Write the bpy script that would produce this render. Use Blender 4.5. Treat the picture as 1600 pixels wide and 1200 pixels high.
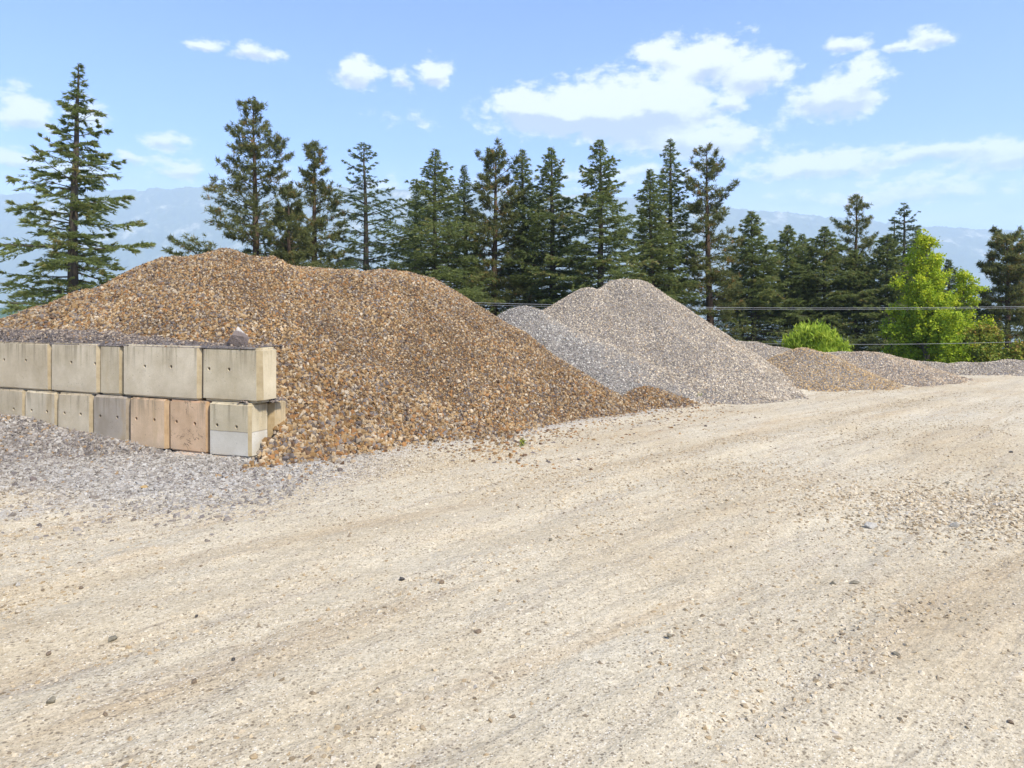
import bpy, bmesh, math, random
import numpy as np
from mathutils import Vector, Matrix
R = math.radians
S = bpy.context.scene
for o in list(bpy.data.objects):
    bpy.data.objects.remove(o)
COL = S.collection
H_EYE, FPX, HOR = 1.54, 1067.0, 493.0          # eye height, focal length and horizon in photo pixels

# ------------------------------------------------------------------ camera
cam = bpy.data.objects.new('camera', bpy.data.cameras.new('camera'))
COL.objects.link(cam)
cam.location = (0, 0, H_EYE)
cam.rotation_euler = (R(90), 0, 0)
cam.data.sensor_width = 36
cam.data.lens = 36 * FPX / 1600
cam.data.shift_y = -(600 - HOR) / 1600
cam.data.clip_start = 0.05
cam.data.clip_end = 30000
S.camera = cam

# ------------------------------------------------------------------ light
SUN_EL, SUN_AZ = 50.0, 138.0                    # azimuth clockwise from +Y (the view direction)
SUN_STRENGTH, SUN_ANGLE = 3.7, 6.0
SKY_STRENGTH = 0.115
EXPOSURE = 1.18
sd = Vector((math.sin(R(SUN_AZ)) * math.cos(R(SUN_EL)), math.cos(R(SUN_AZ)) * math.cos(R(SUN_EL)), math.sin(R(SUN_EL))))
sun = bpy.data.objects.new('sun', bpy.data.lights.new('sun', 'SUN'))
COL.objects.link(sun)
sun.data.energy = SUN_STRENGTH
sun.data.angle = R(SUN_ANGLE)
sun.data.color = (1.0, 0.94, 0.83)
sun.rotation_euler = (-sd).to_track_quat('-Z', 'Y').to_euler()
S.view_settings.view_transform = 'Standard'
S.view_settings.look = 'None'
S.view_settings.gamma = 1
S.view_settings.use_curve_mapping = False
S.view_settings.exposure = EXPOSURE
S.cycles.use_denoising = True
S.cycles.denoiser = 'OPENIMAGEDENOISE'
S.cycles.denoising_input_passes = 'RGB_ALBEDO_NORMAL'
S.cycles.max_bounces = 8
S.cycles.diffuse_bounces = 4
S.cycles.transmission_bounces = 6
S.cycles.volume_bounces = 2
S.cycles.caustics_reflective = False
S.cycles.caustics_refractive = False


class NT:
    """small helper to wire node trees"""
    def __init__(self, tree):
        self.t = tree
        self.n = tree.nodes

    def new(self, kind, ins=None, **props):
        nd = self.n.new(kind)
        for k, v in props.items():
            setattr(nd, k, v)
        for k, v in (ins or {}).items():
            self.set(nd, k, v)
        return nd

    def set(self, nd, k, v):
        s = nd.inputs[k]
        if isinstance(v, bpy.types.NodeSocket):
            self.t.links.new(v, s)
        elif isinstance(v, bpy.types.Node):
            self.t.links.new(v.outputs[0], s)
        else:
            s.default_value = v

    def math(self, op, a, b=0.0, c=0.0, clamp=False):
        nd = self.new('ShaderNodeMath', {0: a, 1: b, 2: c}, operation=op)
        nd.use_clamp = clamp
        return nd.outputs[0]

    def vmath(self, op, a, b=(0, 0, 0)):
        return self.new('ShaderNodeVectorMath', {0: a, 1: b}, operation=op).outputs[0]

    def mix(self, f, a, b, mode='MIX'):
        nd = self.new('ShaderNodeMix', data_type='RGBA', blend_type=mode)
        self.set(nd, 0, f); self.set(nd, 6, a); self.set(nd, 7, b)
        return nd.outputs[2]

    def noise(self, vec, scale, detail=4, rough=0.55, dist=0.0):
        return self.new('ShaderNodeTexNoise', {'Vector': vec, 'Scale': scale, 'Detail': detail, 'Roughness': rough, 'Distortion': dist})

    def ramp(self, f, stops, interp='LINEAR'):
        nd = self.new('ShaderNodeValToRGB', {0: f})
        cr = nd.color_ramp
        cr.interpolation = interp
        while len(cr.elements) < len(stops):
            cr.elements.new(0.5)
        for e, (p, c) in zip(cr.elements, stops):
            e.position = p
            e.color = (*c, 1) if len(c) == 3 else c
        return nd.outputs[0]

    def mapr(self, v, a, b, c=0.0, d=1.0, smooth=True):
        nd = self.new('ShaderNodeMapRange', {0: v, 1: a, 2: b, 3: c, 4: d})
        nd.interpolation_type = 'SMOOTHSTEP' if smooth else 'LINEAR'
        return nd.outputs[0]


def rgb(r, g, b):
    return (r, g, b, 1)


# ------------------------------------------------------------------ sky
W = bpy.data.worlds.new('World')
S.world = W
W.use_nodes = True
W.node_tree.nodes.clear()
n = NT(W.node_tree)
sky = n.new('ShaderNodeTexSky', sky_type='NISHITA')
sky.sun_disc = False
sky.sun_elevation = R(SUN_EL)
sky.sun_rotation = R(SUN_AZ)
sky.altitude = 400
sky.air_density = 1.0
sky.dust_density = 0.6
sky.ozone_density = 1.6
tc = n.new('ShaderNodeTexCoord').outputs['Generated']
sx = n.new('ShaderNodeSeparateXYZ', {0: tc})
az = n.math('ARCTAN2', sx.outputs[0], sx.outputs[1])
el = n.math('ARCSINE', sx.outputs[2])
comb = n.new('ShaderNodeCombineXYZ', {0: az, 1: n.math('MULTIPLY', el, 1.7), 2: 0.0}).outputs[0]
warp = n.noise(comb, 9.0, 5, 0.6)
wv = n.vmath('MULTIPLY', n.vmath('SUBTRACT', warp.outputs['Color'], (0.5, 0.5, 0.5)), (0.085, 0.045, 0))
ws = n.new('ShaderNodeSeparateXYZ', {0: wv})
azw = n.math('ADD', az, ws.outputs[0])
elw = n.math('ADD', el, ws.outputs[1])
puff = n.noise(comb, 30.0, 7, 0.62).outputs[0]
fine = n.noise(comb, 85.0, 5, 0.65).outputs[0]
CLOUDS = [  # x, y, half width, half height up, half height down (photo pixels), density
    (900, 182, 160, 44, 34, 1.35), (1010, 172, 145, 50, 44, 1.4), (830, 174, 76, 32, 30, 1.2), (1085, 218, 160, 24, 24, .95),
    (1090, 102, 100, 38, 30, 1.1), (1178, 122, 74, 30, 24, 1.05), (1040, 85, 55, 26, 18, .8), (1145, 160, 40, 18, 14, .8),
    (1310, 152, 82, 28, 28, 1.15), (1345, 122, 38, 26, 20, .85), (555, 116, 44, 20, 18, .95), (682, 121, 34, 22, 16, 1.0), (625, 122, 24, 14, 12, .7),
    (400, 86, 54, 12, 13, .85), (320, 76, 44, 12, 10, .75), (272, 216, 42, 14, 14, .75), (35, 178, 50, 32, 18, .9), (130, 175, 45, 18, 16, .6),
    (208, 243, 28, 14, 10, .8), (290, 266, 52, 15, 12, .8), (110, 262, 90, 14, 16, .7), (20, 250, 60, 18, 12, .7),
    (1322, 70, 46, 12, 10, .8), (1395, 76, 22, 9, 8, .8), (1450, 66, 60, 14, 10, .8), (1490, 236, 170, 10, 14, .85), (1280, 262, 190, 22, 16, .8), (1400, 300, 260, 14, 16, .6),
    (1570, 245, 110, 20, 18, .95), (1420, 285, 190, 9, 11, .5), (990, 268, 190, 9, 14, .5), (600, 292, 330, 14, 18, .35), (730, 180, 20, 8, 8, .35), (640, 182, 40, 8, 8, .3)]
best = shade = None
for (cx, cy, hw, hu, hd, den) in CLOUDS:
    u, v = (cx - 800) / FPX, (HOR - cy) / FPX
    a0, e0 = math.atan(u), math.atan(v / math.hypot(1, u))
    du = n.math('MULTIPLY', n.math('SUBTRACT', azw, a0), FPX * (1 + u * u) / hw)
    dv = n.math('SUBTRACT', elw, e0)
    up = n.math('MULTIPLY', n.math('MAXIMUM', dv, 0.0), FPX / hu * .74)
    dn = n.math('MULTIPLY', n.math('MINIMUM', dv, 0.0), FPX / hd * .80)
    vv = n.math('ADD', up, dn)
    d2 = n.math('ADD', n.math('MULTIPLY', du, du), n.math('MULTIPLY', vv, vv))
    m = n.math('MULTIPLY', n.math('SUBTRACT', 1.0, n.math('SQRT', d2)), den)
    best = m if best is None else n.math('MAXIMUM', best, m)
    sh = n.math('MULTIPLY', n.math('MAXIMUM', m, 0.0), n.math('MULTIPLY', vv, -1.0))
    shade = sh if shade is None else n.math('ADD', shade, sh)
# the same kind of scattered cumulus goes on over the rest of the sky
gen = n.noise(n.vmath('MULTIPLY', tc, (1, 1, 2.2)), 3.2, 5, 0.55).outputs[0]
far_az = n.mapr(n.math('ABSOLUTE', az), 0.72, 0.95)
far_el = n.mapr(el, 0.42, 0.6)
out = n.math('MAXIMUM', far_az, far_el)
genm = n.math('SUBTRACT', n.math('MULTIPLY', n.math('MULTIPLY', n.math('SUBTRACT', gen, 0.56), 5.0), out), n.math('MULTIPLY', n.math('SUBTRACT', 1.0, out), 1.0))
best = n.math('MAXIMUM', best, genm)
tex = n.math('ADD', n.math('MULTIPLY', n.math('SUBTRACT', puff, 0.5), 1.7), n.math('MULTIPLY', n.math('SUBTRACT', fine, 0.5), 0.55))
dens = n.math('ADD', best, tex)
alpha = n.mapr(dens, -0.06, 0.50)
veil = n.math('MULTIPLY', n.mapr(el, 0.24, 0.09), n.mapr(n.noise(n.vmath('MULTIPLY', comb, (1, 3.5, 1)), 4.0, 5, .6).outputs[0], .25, .75, .34, .78))
alpha = n.math('MAXIMUM', n.math('MULTIPLY', alpha, n.mapr(el, 0.0, 0.10)), veil)
grey = n.mapr(n.math('ADD', shade, n.math('MULTIPLY', n.math('SUBTRACT', puff, 0.5), -0.62)), -0.06, 0.24)
CB = 4.7
ccol = n.mix(grey, rgb(1.0 * CB, 1.0 * CB, 1.0 * CB), rgb(.50 * CB, .54 * CB, .61 * CB))
sk = n.mix(1.0, sky.outputs[0], rgb(0.47, 0.65, 1.05), 'MULTIPLY')
col = n.mix(n.math('MULTIPLY', alpha, 0.93), sk, ccol)
bg = n.new('ShaderNodeBackground', {'Color': col, 'Strength': SKY_STRENGTH})
wo = n.new('ShaderNodeOutputWorld', {'Surface': bg})
W.cycles.sampling_method = 'MANUAL'
W.cycles.sample_map_resolution = 1024


# ------------------------------------------------------------------ numpy noise
def _h(ix, iy, seed):
    h = (ix.astype(np.int64) * 374761393 + iy.astype(np.int64) * 668265263 + seed * 1442695041) & 0xffffffff
    h = ((h ^ (h >> 13)) * 1274126177) & 0xffffffff
    h = h ^ (h >> 16)
    return (h & 0xffff) / 32767.5 - 1.0


def vnoise(x, y, seed=0):
    x = np.asarray(x, float); y = np.asarray(y, float)
    ix, iy = np.floor(x), np.floor(y)
    fx, fy = x - ix, y - iy
    fx = fx * fx * fx * (fx * (fx * 6 - 15) + 10); fy = fy * fy * fy * (fy * (fy * 6 - 15) + 10)
    a = _h(ix, iy, seed); b = _h(ix + 1, iy, seed); c = _h(ix, iy + 1, seed); d = _h(ix + 1, iy + 1, seed)
    return (a * (1 - fx) + b * fx) * (1 - fy) + (c * (1 - fx) + d * fx) * fy


def fbm(x, y, scale, octv=4, seed=0, gain=0.5):
    s = np.zeros(np.broadcast(x, y).shape); amp = 1.0; f = 1.0 / scale; tot = 0
    for i in range(octv):
        s = s + amp * vnoise(x * f + 17.3 * i, y * f - 9.1 * i, seed + i); tot += amp
        amp *= gain; f *= 2.03
    return s / tot


def sstep(a, b, x):
    t = np.clip((x - a) / (b - a), 0, 1)
    return t * t * (3 - 2 * t)


def smin(a, b, k):
    h = np.clip(0.5 + 0.5 * (b - a) / k, 0, 1)
    return b * (1 - h) + a * h - k * h * (1 - h)


def smax(a, b, k):
    return -smin(-a, -b, k)


# ------------------------------------------------------------------ object helpers
def link(o, parent=None):
    COL.objects.link(o)
    if parent is not None:
        o.parent = parent
    return o


def tag(o, label=None, cat=None, group=None, kind=None):
    if label: o['label'] = label
    if cat: o['category'] = cat
    if group: o['group'] = group
    if kind: o['kind'] = kind
    return o


def empty(name, loc, label, cat, group=None, rz=0.0):
    o = bpy.data.objects.new(name, None)
    o.empty_display_size = 0.3
    o.location = loc
    o.rotation_euler = (0, 0, rz)
    return tag(link(o), label, cat, group)


def mesh_np(name, verts, faces, mat=None, attrs=None, smooth=False):
    """faces: (n,3) or (n,4) int array"""
    me = bpy.data.meshes.new(name)
    verts = np.asarray(verts, np.float32); faces = np.asarray(faces, np.int32)
    k = faces.shape[1]
    me.vertices.add(len(verts)); me.vertices.foreach_set('co', verts.ravel())
    me.loops.add(faces.size); me.loops.foreach_set('vertex_index', faces.ravel())
    me.polygons.add(len(faces))
    me.polygons.foreach_set('loop_start', np.arange(0, faces.size, k, dtype=np.int32))
    me.polygons.foreach_set('use_smooth', np.full(len(faces), smooth, bool))
    me.update(calc_edges=True)
    for nm, (dom, arr) in (attrs or {}).items():
        a = me.attributes.new(nm, 'FLOAT', dom)
        a.data.foreach_set('value', np.asarray(arr, np.float32).ravel())
    if mat is not None:
        me.materials.append(mat)
    return me


def mesh_obj(name, me, parent=None):
    return link(bpy.data.objects.new(name, me), parent)


def material(name, rough=0.9):
    m = bpy.data.materials.new(name)
    m.use_nodes = True
    m.node_tree.nodes.clear()
    k = NT(m.node_tree)
    b = k.new('ShaderNodeBsdfPrincipled', {'Roughness': rough})
    if 'Specular IOR Level' in b.inputs:
        b.inputs['Specular IOR Level'].default_value = 0.2
    k.new('ShaderNodeOutputMaterial', {'Surface': b})
    return m, k, b


# ------------------------------------------------------------------ materials
def stone_material(name, stops, bright=1.0, patch=0.25, patch_scale=0.8, patch_cols=((.9, .85, .8), (1.1, 1.1, 1.12)), wallside=False):
    """one colour per stone, with slow drifts over the heap and some grain"""
    m, k, b = material(name, 0.85)
    oi = k.new('ShaderNodeObjectInfo')
    c = k.ramp(oi.outputs['Random'], stops, 'CONSTANT')
    pn = k.noise(oi.outputs['Location'], patch_scale, 3).outputs[0]
    c = k.mix(1.0, c, k.ramp(pn, [(0.3, patch_cols[0]), (0.7, patch_cols[1])]), 'MULTIPLY')
    tcn = k.new('ShaderNodeTexCoord')
    g = k.noise(tcn.outputs['Object'], 2.2, 4).outputs[0]
    c = k.mix(1.0, c, k.ramp(g, [(0.25, (.72 * bright,) * 3), (0.75, (1.22 * bright,) * 3)]), 'MULTIPLY')
    if wallside:                                   # the delivery before the wall is a greyer stone
        q = k.new('ShaderNodeSeparateXYZ', {0: oi.outputs['Location']})
        w_ = k.math('ADD', k.math('MULTIPLY', k.math('ADD', q.outputs[0], 2.8), .375), k.math('MULTIPLY', k.math('SUBTRACT', q.outputs[1], 7.26), .927))
        w_ = k.math('ADD', w_, k.math('MULTIPLY', k.math('SUBTRACT', pn, .5), 1.6))
        f_ = k.math('MULTIPLY', k.mapr(w_, -2.6, -1.2), k.mapr(q.outputs[0], -.6, -2.2))
        hs = k.new('ShaderNodeHueSaturation', {'Saturation': k.math('SUBTRACT', 1.0, k.math('MULTIPLY', f_, .50)), 'Value': k.math('SUBTRACT', 1.0, k.math('MULTIPLY', f_, .30)), 'Color': c})
        c = hs.outputs[0]
    k.set(b, 'Base Color', c)
    return m


BROWN = [(0.0, (.27, .165, .065)), (.12, (.37, .245, .115)), (.24, (.16, .10, .06)), (.34, (.44, .325, .185)), (.44, (.20, .175, .165)),
         (.54, (.33, .17, .06)), (.64, (.30, .25, .19)), (.73, (.49, .39, .26)), (.81, (.38, .265, .135)), (.90, (.14, .115, .10)), (.95, (.54, .47, .36))]
GREYTAN = [(0.0, (.29, .25, .205)), (.15, (.39, .34, .28)), (.3, (.20, .17, .145)), (.45, (.46, .41, .34)), (.6, (.34, .295, .245)), (.72, (.27, .245, .22)), (.84, (.53, .475, .41)), (.93, (.33, .25, .17))]
BLUEGREY = [(0.0, (.21, .20, .195)), (.2, (.29, .28, .27)), (.4, (.12, .12, .125)), (.55, (.38, .37, .36)), (.7, (.24, .23, .22)), (.85, (.47, .46, .445)), (.94, (.27, .235, .19))]
APRON = [(0.0, (.27, .24, .22)), (.16, (.35, .325, .30)), (.32, (.19, .17, .165)), (.46, (.43, .40, .37)), (.6, (.29, .27, .26)), (.74, (.24, .21, .185)), (.85, (.50, .48, .45)), (.94, (.36, .255, .155))]
PALE = [(0.0, (.42, .345, .235)), (.18, (.48, .41, .295)), (.34, (.30, .24, .16)), (.46, (.52, .455, .345)), (.6, (.38, .32, .235)), (.72, (.32, .245, .15)), (.84, (.20, .16, .11)), (.91, (.44, .40, .335)), (.96, (.56, .51, .41))]
M_BROWN = stone_material('brown_stone', [(p_, tuple(.07 * sum(c_) / 3 + .93 * q_ for q_ in c_)) for p_, c_ in BROWN], .79, patch_scale=1.0, patch_cols=((.79, .75, .71), (1.20, 1.12, 1.0)))
def grey_material():
    m, k, b = material('grey_stone', 0.85)
    oi = k.new('ShaderNodeObjectInfo')
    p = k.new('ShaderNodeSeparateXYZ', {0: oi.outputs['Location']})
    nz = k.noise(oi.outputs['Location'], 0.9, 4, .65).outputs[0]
    side = k.math('SUBTRACT', p.outputs[0], k.math('ADD', 0.55, k.math('MULTIPLY', k.math('SUBTRACT', 14.7, p.outputs[1]), .80)))  # stone tint that also paints the heap's shaded left and sunlit right
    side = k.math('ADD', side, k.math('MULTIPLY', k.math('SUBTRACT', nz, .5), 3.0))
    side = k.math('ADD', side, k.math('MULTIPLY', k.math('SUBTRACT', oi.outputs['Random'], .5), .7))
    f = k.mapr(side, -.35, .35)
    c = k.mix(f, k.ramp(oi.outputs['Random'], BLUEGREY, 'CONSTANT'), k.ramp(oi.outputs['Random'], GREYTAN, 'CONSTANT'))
    pn = k.noise(oi.outputs['Location'], 1.1, 4, .6).outputs[0]
    c = k.mix(1.0, c, k.ramp(pn, [(0.32, (.84, .82, .80)), (0.68, (1.14, 1.12, 1.09))]), 'MULTIPLY')
    g = k.noise(k.new('ShaderNodeTexCoord').outputs['Object'], 2.2, 4).outputs[0]
    c = k.mix(1.0, c, k.ramp(g, [(0.25, (.86, .84, .77)), (0.75, (1.40, 1.365, 1.24))]), 'MULTIPLY')
    k.set(b, 'Base Color', c)
    return m


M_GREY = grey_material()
M_APRON = stone_material('mixed_grey_stone', APRON, .72, patch_cols=((.92, .88, .80), (1.08, 1.04, .97)))
M_PALE = stone_material('pale_stone', PALE, 1.0, wallside=True, patch_scale=0.4, patch_cols=((.9, .86, .78), (1.08, 1.06, 1.03)))
M_DIRT = stone_material('dark_soil_crumb', [(0, (.10, .085, .075)), (.22, (.18, .145, .115)), (.45, (.26, .215, .17)), (.66, (.12, .10, .09)), (.82, (.34, .28, .21)), (.93, (.21, .14, .08))], 1.0)


def core_material(name, dark, light):
    m, k, b = material(name, 0.95)
    tcn = k.new('ShaderNodeTexCoord').outputs['Object']
    v = k.new('ShaderNodeTexVoronoi', {'Vector': tcn, 'Scale': 26.0}, feature='F1')
    c = k.mix(k.new('ShaderNodeSeparateXYZ', {0: v.outputs['Color']}).outputs[0], rgb(*dark), rgb(*light))
    k.set(b, 'Base Color', c)
    bump = k.new('ShaderNodeBump', {'Height': v.outputs['Distance'], 'Strength': 0.9, 'Distance': 0.03})
    bump.invert = True
    k.set(b, 'Normal', bump)
    return m


C_BROWN = core_material('brown_gravel_bed', (.045, .03, .02), (.15, .10, .055))  # darkened to paint the shadow in the gaps between stones
C_GREYTAN = core_material('grey_tan_gravel_bed', (.09, .08, .07), (.26, .23, .20))
C_BLUEGREY = core_material('blue_grey_gravel_bed', (.12, .12, .125), (.32, .32, .33))
C_APRON = core_material('mixed_gravel_bed', (.08, .07, .06), (.24, .215, .19))
C_DIRT = core_material('dark_soil_bed', (.08, .07, .065), (.18, .155, .14))

# ground: packed pale silt with wheel-dragged streaks, gravel patches, greener beyond the yard
M_GROUND, k, b = material('packed_silt', 0.95)
geo = k.new('ShaderNodeNewGeometry').outputs['Position']
mp = k.new('ShaderNodeVectorRotate', {'Vector': geo, 'Angle': R(-41)}, rotation_type='Z_AXIS')
st = k.vmath('MULTIPLY', mp.outputs[0], (0.13, 1.0, 1.0))
streak = k.noise(st, 2.6, 6, 0.62, 0.4).outputs[0]
streak2 = k.noise(k.vmath('MULTIPLY', st, (.6, 1, 1)), 7.0, 7, 0.68, 0.3).outputs[0]
blot = k.noise(geo, 0.45, 5, 0.6).outputs[0]
grain = k.noise(geo, 55.0, 5, 0.7).outputs[0]
grit = k.noise(geo, 17.0, 6, 0.7).outputs[0]
c = k.ramp(blot, [(0.32, (.46, .38, .255)), (0.5, (.515, .445, .32)), (0.68, (.55, .49, .37))])
c = k.mix(k.mapr(streak, 0.5, 0.72), c, rgb(.445, .35, .225))
c = k.mix(k.math('MULTIPLY', k.mapr(streak2, 0.5, 0.7), 0.65), c, rgb(.385, .325, .25))
trk = k.new('ShaderNodeAttribute', attribute_name='track').outputs['Fac']
c = k.mix(k.math('MULTIPLY', trk, k.mapr(streak2, .3, .6, .45, .95)), c, rgb(.43, .335, .205))
gz_attr = k.new('ShaderNodeAttribute', attribute_name='gravel')
vor = k.new('ShaderNodeTexVoronoi', {'Vector': geo, 'Scale': 42.0, 'Randomness': 1.0})
vr = k.new('ShaderNodeSeparateXYZ', {0: vor.outputs['Color']}).outputs[0]
gcol = k.ramp(vr, [(0.0, (.38, .36, .335)), (.3, (.50, .48, .45)), (.6, (.43, .41, .375)), (.85, (.57, .555, .525))], 'CONSTANT')
gm = k.mapr(k.math('ADD', gz_attr.outputs['Fac'], k.math('MULTIPLY', k.math('SUBTRACT', grit, 0.5), 0.9)), 0.3, 0.75)
c = k.mix(k.math('MULTIPLY', gm, 0.7), c, gcol)
c = k.mix(1.0, c, k.ramp(grain, [(0.30, (.70, .68, .64)), (0.66, (1.20, 1.20, 1.20))]), 'MULTIPLY')
c = k.mix(1.0, c, k.ramp(grit, [(0.3, (.86, .85, .83)), (0.62, (1.05, 1.05, 1.05))]), 'MULTIPLY')
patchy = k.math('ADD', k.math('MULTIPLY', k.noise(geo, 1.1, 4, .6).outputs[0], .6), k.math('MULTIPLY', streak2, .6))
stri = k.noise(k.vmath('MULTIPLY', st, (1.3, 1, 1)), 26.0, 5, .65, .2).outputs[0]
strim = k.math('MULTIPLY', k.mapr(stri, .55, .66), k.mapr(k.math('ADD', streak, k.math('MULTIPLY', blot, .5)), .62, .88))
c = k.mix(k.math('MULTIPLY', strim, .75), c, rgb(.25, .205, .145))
for sc_, th_, cc_ in ((48.0, .80, (.16, .125, .08)), (85.0, .70, (.19, .15, .10)), (150.0, .62, (.24, .195, .135)), (95.0, .84, (.66, .61, .50))):  # grain colours; dark specks also paint in the shadows of small pebbles
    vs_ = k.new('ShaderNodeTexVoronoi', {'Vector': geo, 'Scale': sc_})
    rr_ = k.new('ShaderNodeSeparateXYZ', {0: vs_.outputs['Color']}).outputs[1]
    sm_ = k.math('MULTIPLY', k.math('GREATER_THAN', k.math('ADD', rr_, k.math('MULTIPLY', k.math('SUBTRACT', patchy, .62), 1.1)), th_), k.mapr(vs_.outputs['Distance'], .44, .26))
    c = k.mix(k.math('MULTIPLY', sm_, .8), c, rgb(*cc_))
gr_attr = k.new('ShaderNodeAttribute', attribute_name='green')
gcol2 = k.mix(k.noise(geo, 0.05, 6).outputs[0], rgb(.035, .055, .02), rgb(.11, .12, .05))
c = k.mix(gr_attr.outputs['Fac'], c, gcol2)
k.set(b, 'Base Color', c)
hgt = k.math('ADD', k.math('ADD', k.math('MULTIPLY', grain, 0.6), k.math('MULTIPLY', stri, -.35)), k.math('ADD', grit, k.math('ADD', k.math('MULTIPLY', streak2, 0.8), k.math('MULTIPLY', k.math('MULTIPLY', vor.outputs['Distance'], -1.6), gm))))
bump = k.new('ShaderNodeBump', {'Height': hgt, 'Strength': 0.6, 'Distance': 0.03})
k.set(b, 'Normal', bump)


def concrete():
    m, k, b = material('cast_concrete', 0.88)
    tcn = k.new('ShaderNodeTexCoord').outputs['Object']
    oi = k.new('ShaderNodeObjectInfo')
    p = k.vmath('ADD', tcn, k.vmath('MULTIPLY', k.new('ShaderNodeCombineXYZ', {0: oi.outputs['Random'], 1: oi.outputs['Random'], 2: oi.outputs['Random']}).outputs[0], (37, 53, 71)))
    c = oi.outputs['Color']
    # two-tone block: a second pour in paler concrete below the cast line
    tt = k.new('ShaderNodeAttribute', attribute_name='pour_line', attribute_type='OBJECT').outputs['Fac']
    z = k.new('ShaderNodeSeparateXYZ', {0: tcn}).outputs[2]
    zz = k.math('ADD', z, k.math('MULTIPLY', k.math('SUBTRACT', k.noise(p, 4.0, 3).outputs[0], 0.5), 0.02))
    low = k.math('LESS_THAN', zz, tt)
    c = k.mix(low, c, rgb(.60, .56, .47))
    line = k.math('COMPARE', zz, tt, 0.006)
    c = k.mix(k.math('MULTIPLY', line, 0.5), c, rgb(.18, .16, .13))
    big = k.noise(p, 2.2, 5, 0.6).outputs[0]
    c = k.mix(1.0, c, k.ramp(big, [(0.3, (.74, .71, .65)), (0.68, (1.10, 1.10, 1.10))]), 'MULTIPLY')
    sp = k.noise(k.vmath('MULTIPLY', p, (1, 1, 0.06)), 17.0, 4, 0.6).outputs[0]         # runs down from the top
    zt = k.new('ShaderNodeAttribute', attribute_name='top', attribute_type='OBJECT').outputs['Fac']
    near_top = k.mapr(k.math('SUBTRACT', z, k.math('MULTIPLY', sp, 0.25)), k.math('SUBTRACT', zt, 0.55), k.math('SUBTRACT', zt, 0.05))
    runs = k.math('MULTIPLY', k.math('MULTIPLY', k.mapr(sp, 0.47, 0.64), near_top), 0.75)
    c = k.mix(runs, c, rgb(.20, .165, .105))
    ou = k.noise(k.vmath('MULTIPLY', p, (1, 1, 0.25)), 3.0, 4, 0.6).outputs[0]
    c = k.mix(k.math('MULTIPLY', k.mapr(ou, 0.56, 0.75), 0.55), c, rgb(.42, .29, .13))
    ft = k.math('MULTIPLY', k.mapr(k.math('ADD', z, k.math('MULTIPLY', k.noise(p, 5.0, 4, .65).outputs[0], .22)), .26, .08), .22)
    c = k.mix(ft, c, rgb(.33, .27, .185))
    ck = k.new('ShaderNodeAttribute', attribute_name='crack', attribute_type='OBJECT').outputs['Fac']
    cn = k.noise(p, 3.2, 6, .6, .6).outputs[0]
    cm = k.math('MULTIPLY', k.math('MULTIPLY', k.math('COMPARE', cn, 0.5, 0.006), k.mapr(k.noise(p, 1.7, 2).outputs[0], .47, .53)), ck)
    c = k.mix(k.math('MULTIPLY', cm, .7), c, rgb(.12, .085, .05))
    pit = k.new('ShaderNodeTexVoronoi', {'Vector': p, 'Scale': 24.0})
    pm = k.math('LESS_THAN', pit.outputs['Distance'], 0.14)
    pm = k.math('MULTIPLY', pm, k.mapr(k.noise(p, 6.0, 2).outputs[0], 0.5, 0.6))
    c = k.mix(k.math('MULTIPLY', pm, 0.55), c, rgb(.16, .14, .11))
    fg = k.noise(p, 90.0, 4, 0.7).outputs[0]
    c = k.mix(1.0, c, k.ramp(fg, [(0.3, (.90, .90, .90)), (0.7, (1.07, 1.07, 1.07))]), 'MULTIPLY')
    k.set(b, 'Base Color', c)
    h = k.math('ADD', k.math('MULTIPLY', fg, 0.4), k.math('SUBTRACT', k.math('MULTIPLY', big, 1.2), pm))
    k.set(b, 'Normal', k.new('ShaderNodeBump', {'Height': h, 'Strength': 0.5, 'Distance': 0.006}))
    return m


M_CONC = concrete()
M_EDGE, k, b = material('grimy_shaded_edge', .95)  # grime on the chamfers, and their shade, both put into the colour
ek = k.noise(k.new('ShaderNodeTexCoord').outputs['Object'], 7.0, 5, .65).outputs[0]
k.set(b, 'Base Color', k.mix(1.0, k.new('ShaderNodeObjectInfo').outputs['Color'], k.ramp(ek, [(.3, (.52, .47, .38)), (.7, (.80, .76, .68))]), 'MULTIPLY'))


def leaf_material(name, stops, trans=0.48, rough=0.7):
    m = bpy.data.materials.new(name)
    m.use_nodes = True
    m.node_tree.nodes.clear()
    k = NT(m.node_tree)
    t = k.new('ShaderNodeAttribute', attribute_name='tint').outputs['Fac']
    c = k.ramp(t, stops)
    d = k.new('ShaderNodeBsdfPrincipled', {'Base Color': c, 'Roughness': rough})
    d.inputs['Specular IOR Level'].default_value = 0.25
    tr = k.new('ShaderNodeBsdfTranslucent', {'Color': c})
    mx = k.new('ShaderNodeMixShader', {0: trans, 1: d, 2: tr})
    k.new('ShaderNodeOutputMaterial', {'Surface': mx})
    return m


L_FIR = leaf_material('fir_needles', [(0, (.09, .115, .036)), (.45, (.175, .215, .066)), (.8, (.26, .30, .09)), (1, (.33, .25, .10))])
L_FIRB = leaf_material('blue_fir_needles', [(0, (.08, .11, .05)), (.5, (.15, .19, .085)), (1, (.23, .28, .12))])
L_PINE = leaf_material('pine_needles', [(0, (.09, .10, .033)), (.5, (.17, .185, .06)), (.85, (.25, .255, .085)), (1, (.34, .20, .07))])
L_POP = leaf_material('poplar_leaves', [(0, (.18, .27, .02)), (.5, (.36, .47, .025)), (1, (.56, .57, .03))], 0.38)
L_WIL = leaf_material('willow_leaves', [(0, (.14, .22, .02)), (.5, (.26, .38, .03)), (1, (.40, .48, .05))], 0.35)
L_SHR = leaf_material('shrub_leaves', [(0, (.10, .15, .02)), (.5, (.20, .26, .03)), (.85, (.34, .31, .04)), (1, (.36, .22, .05))], 0.3)


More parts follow.
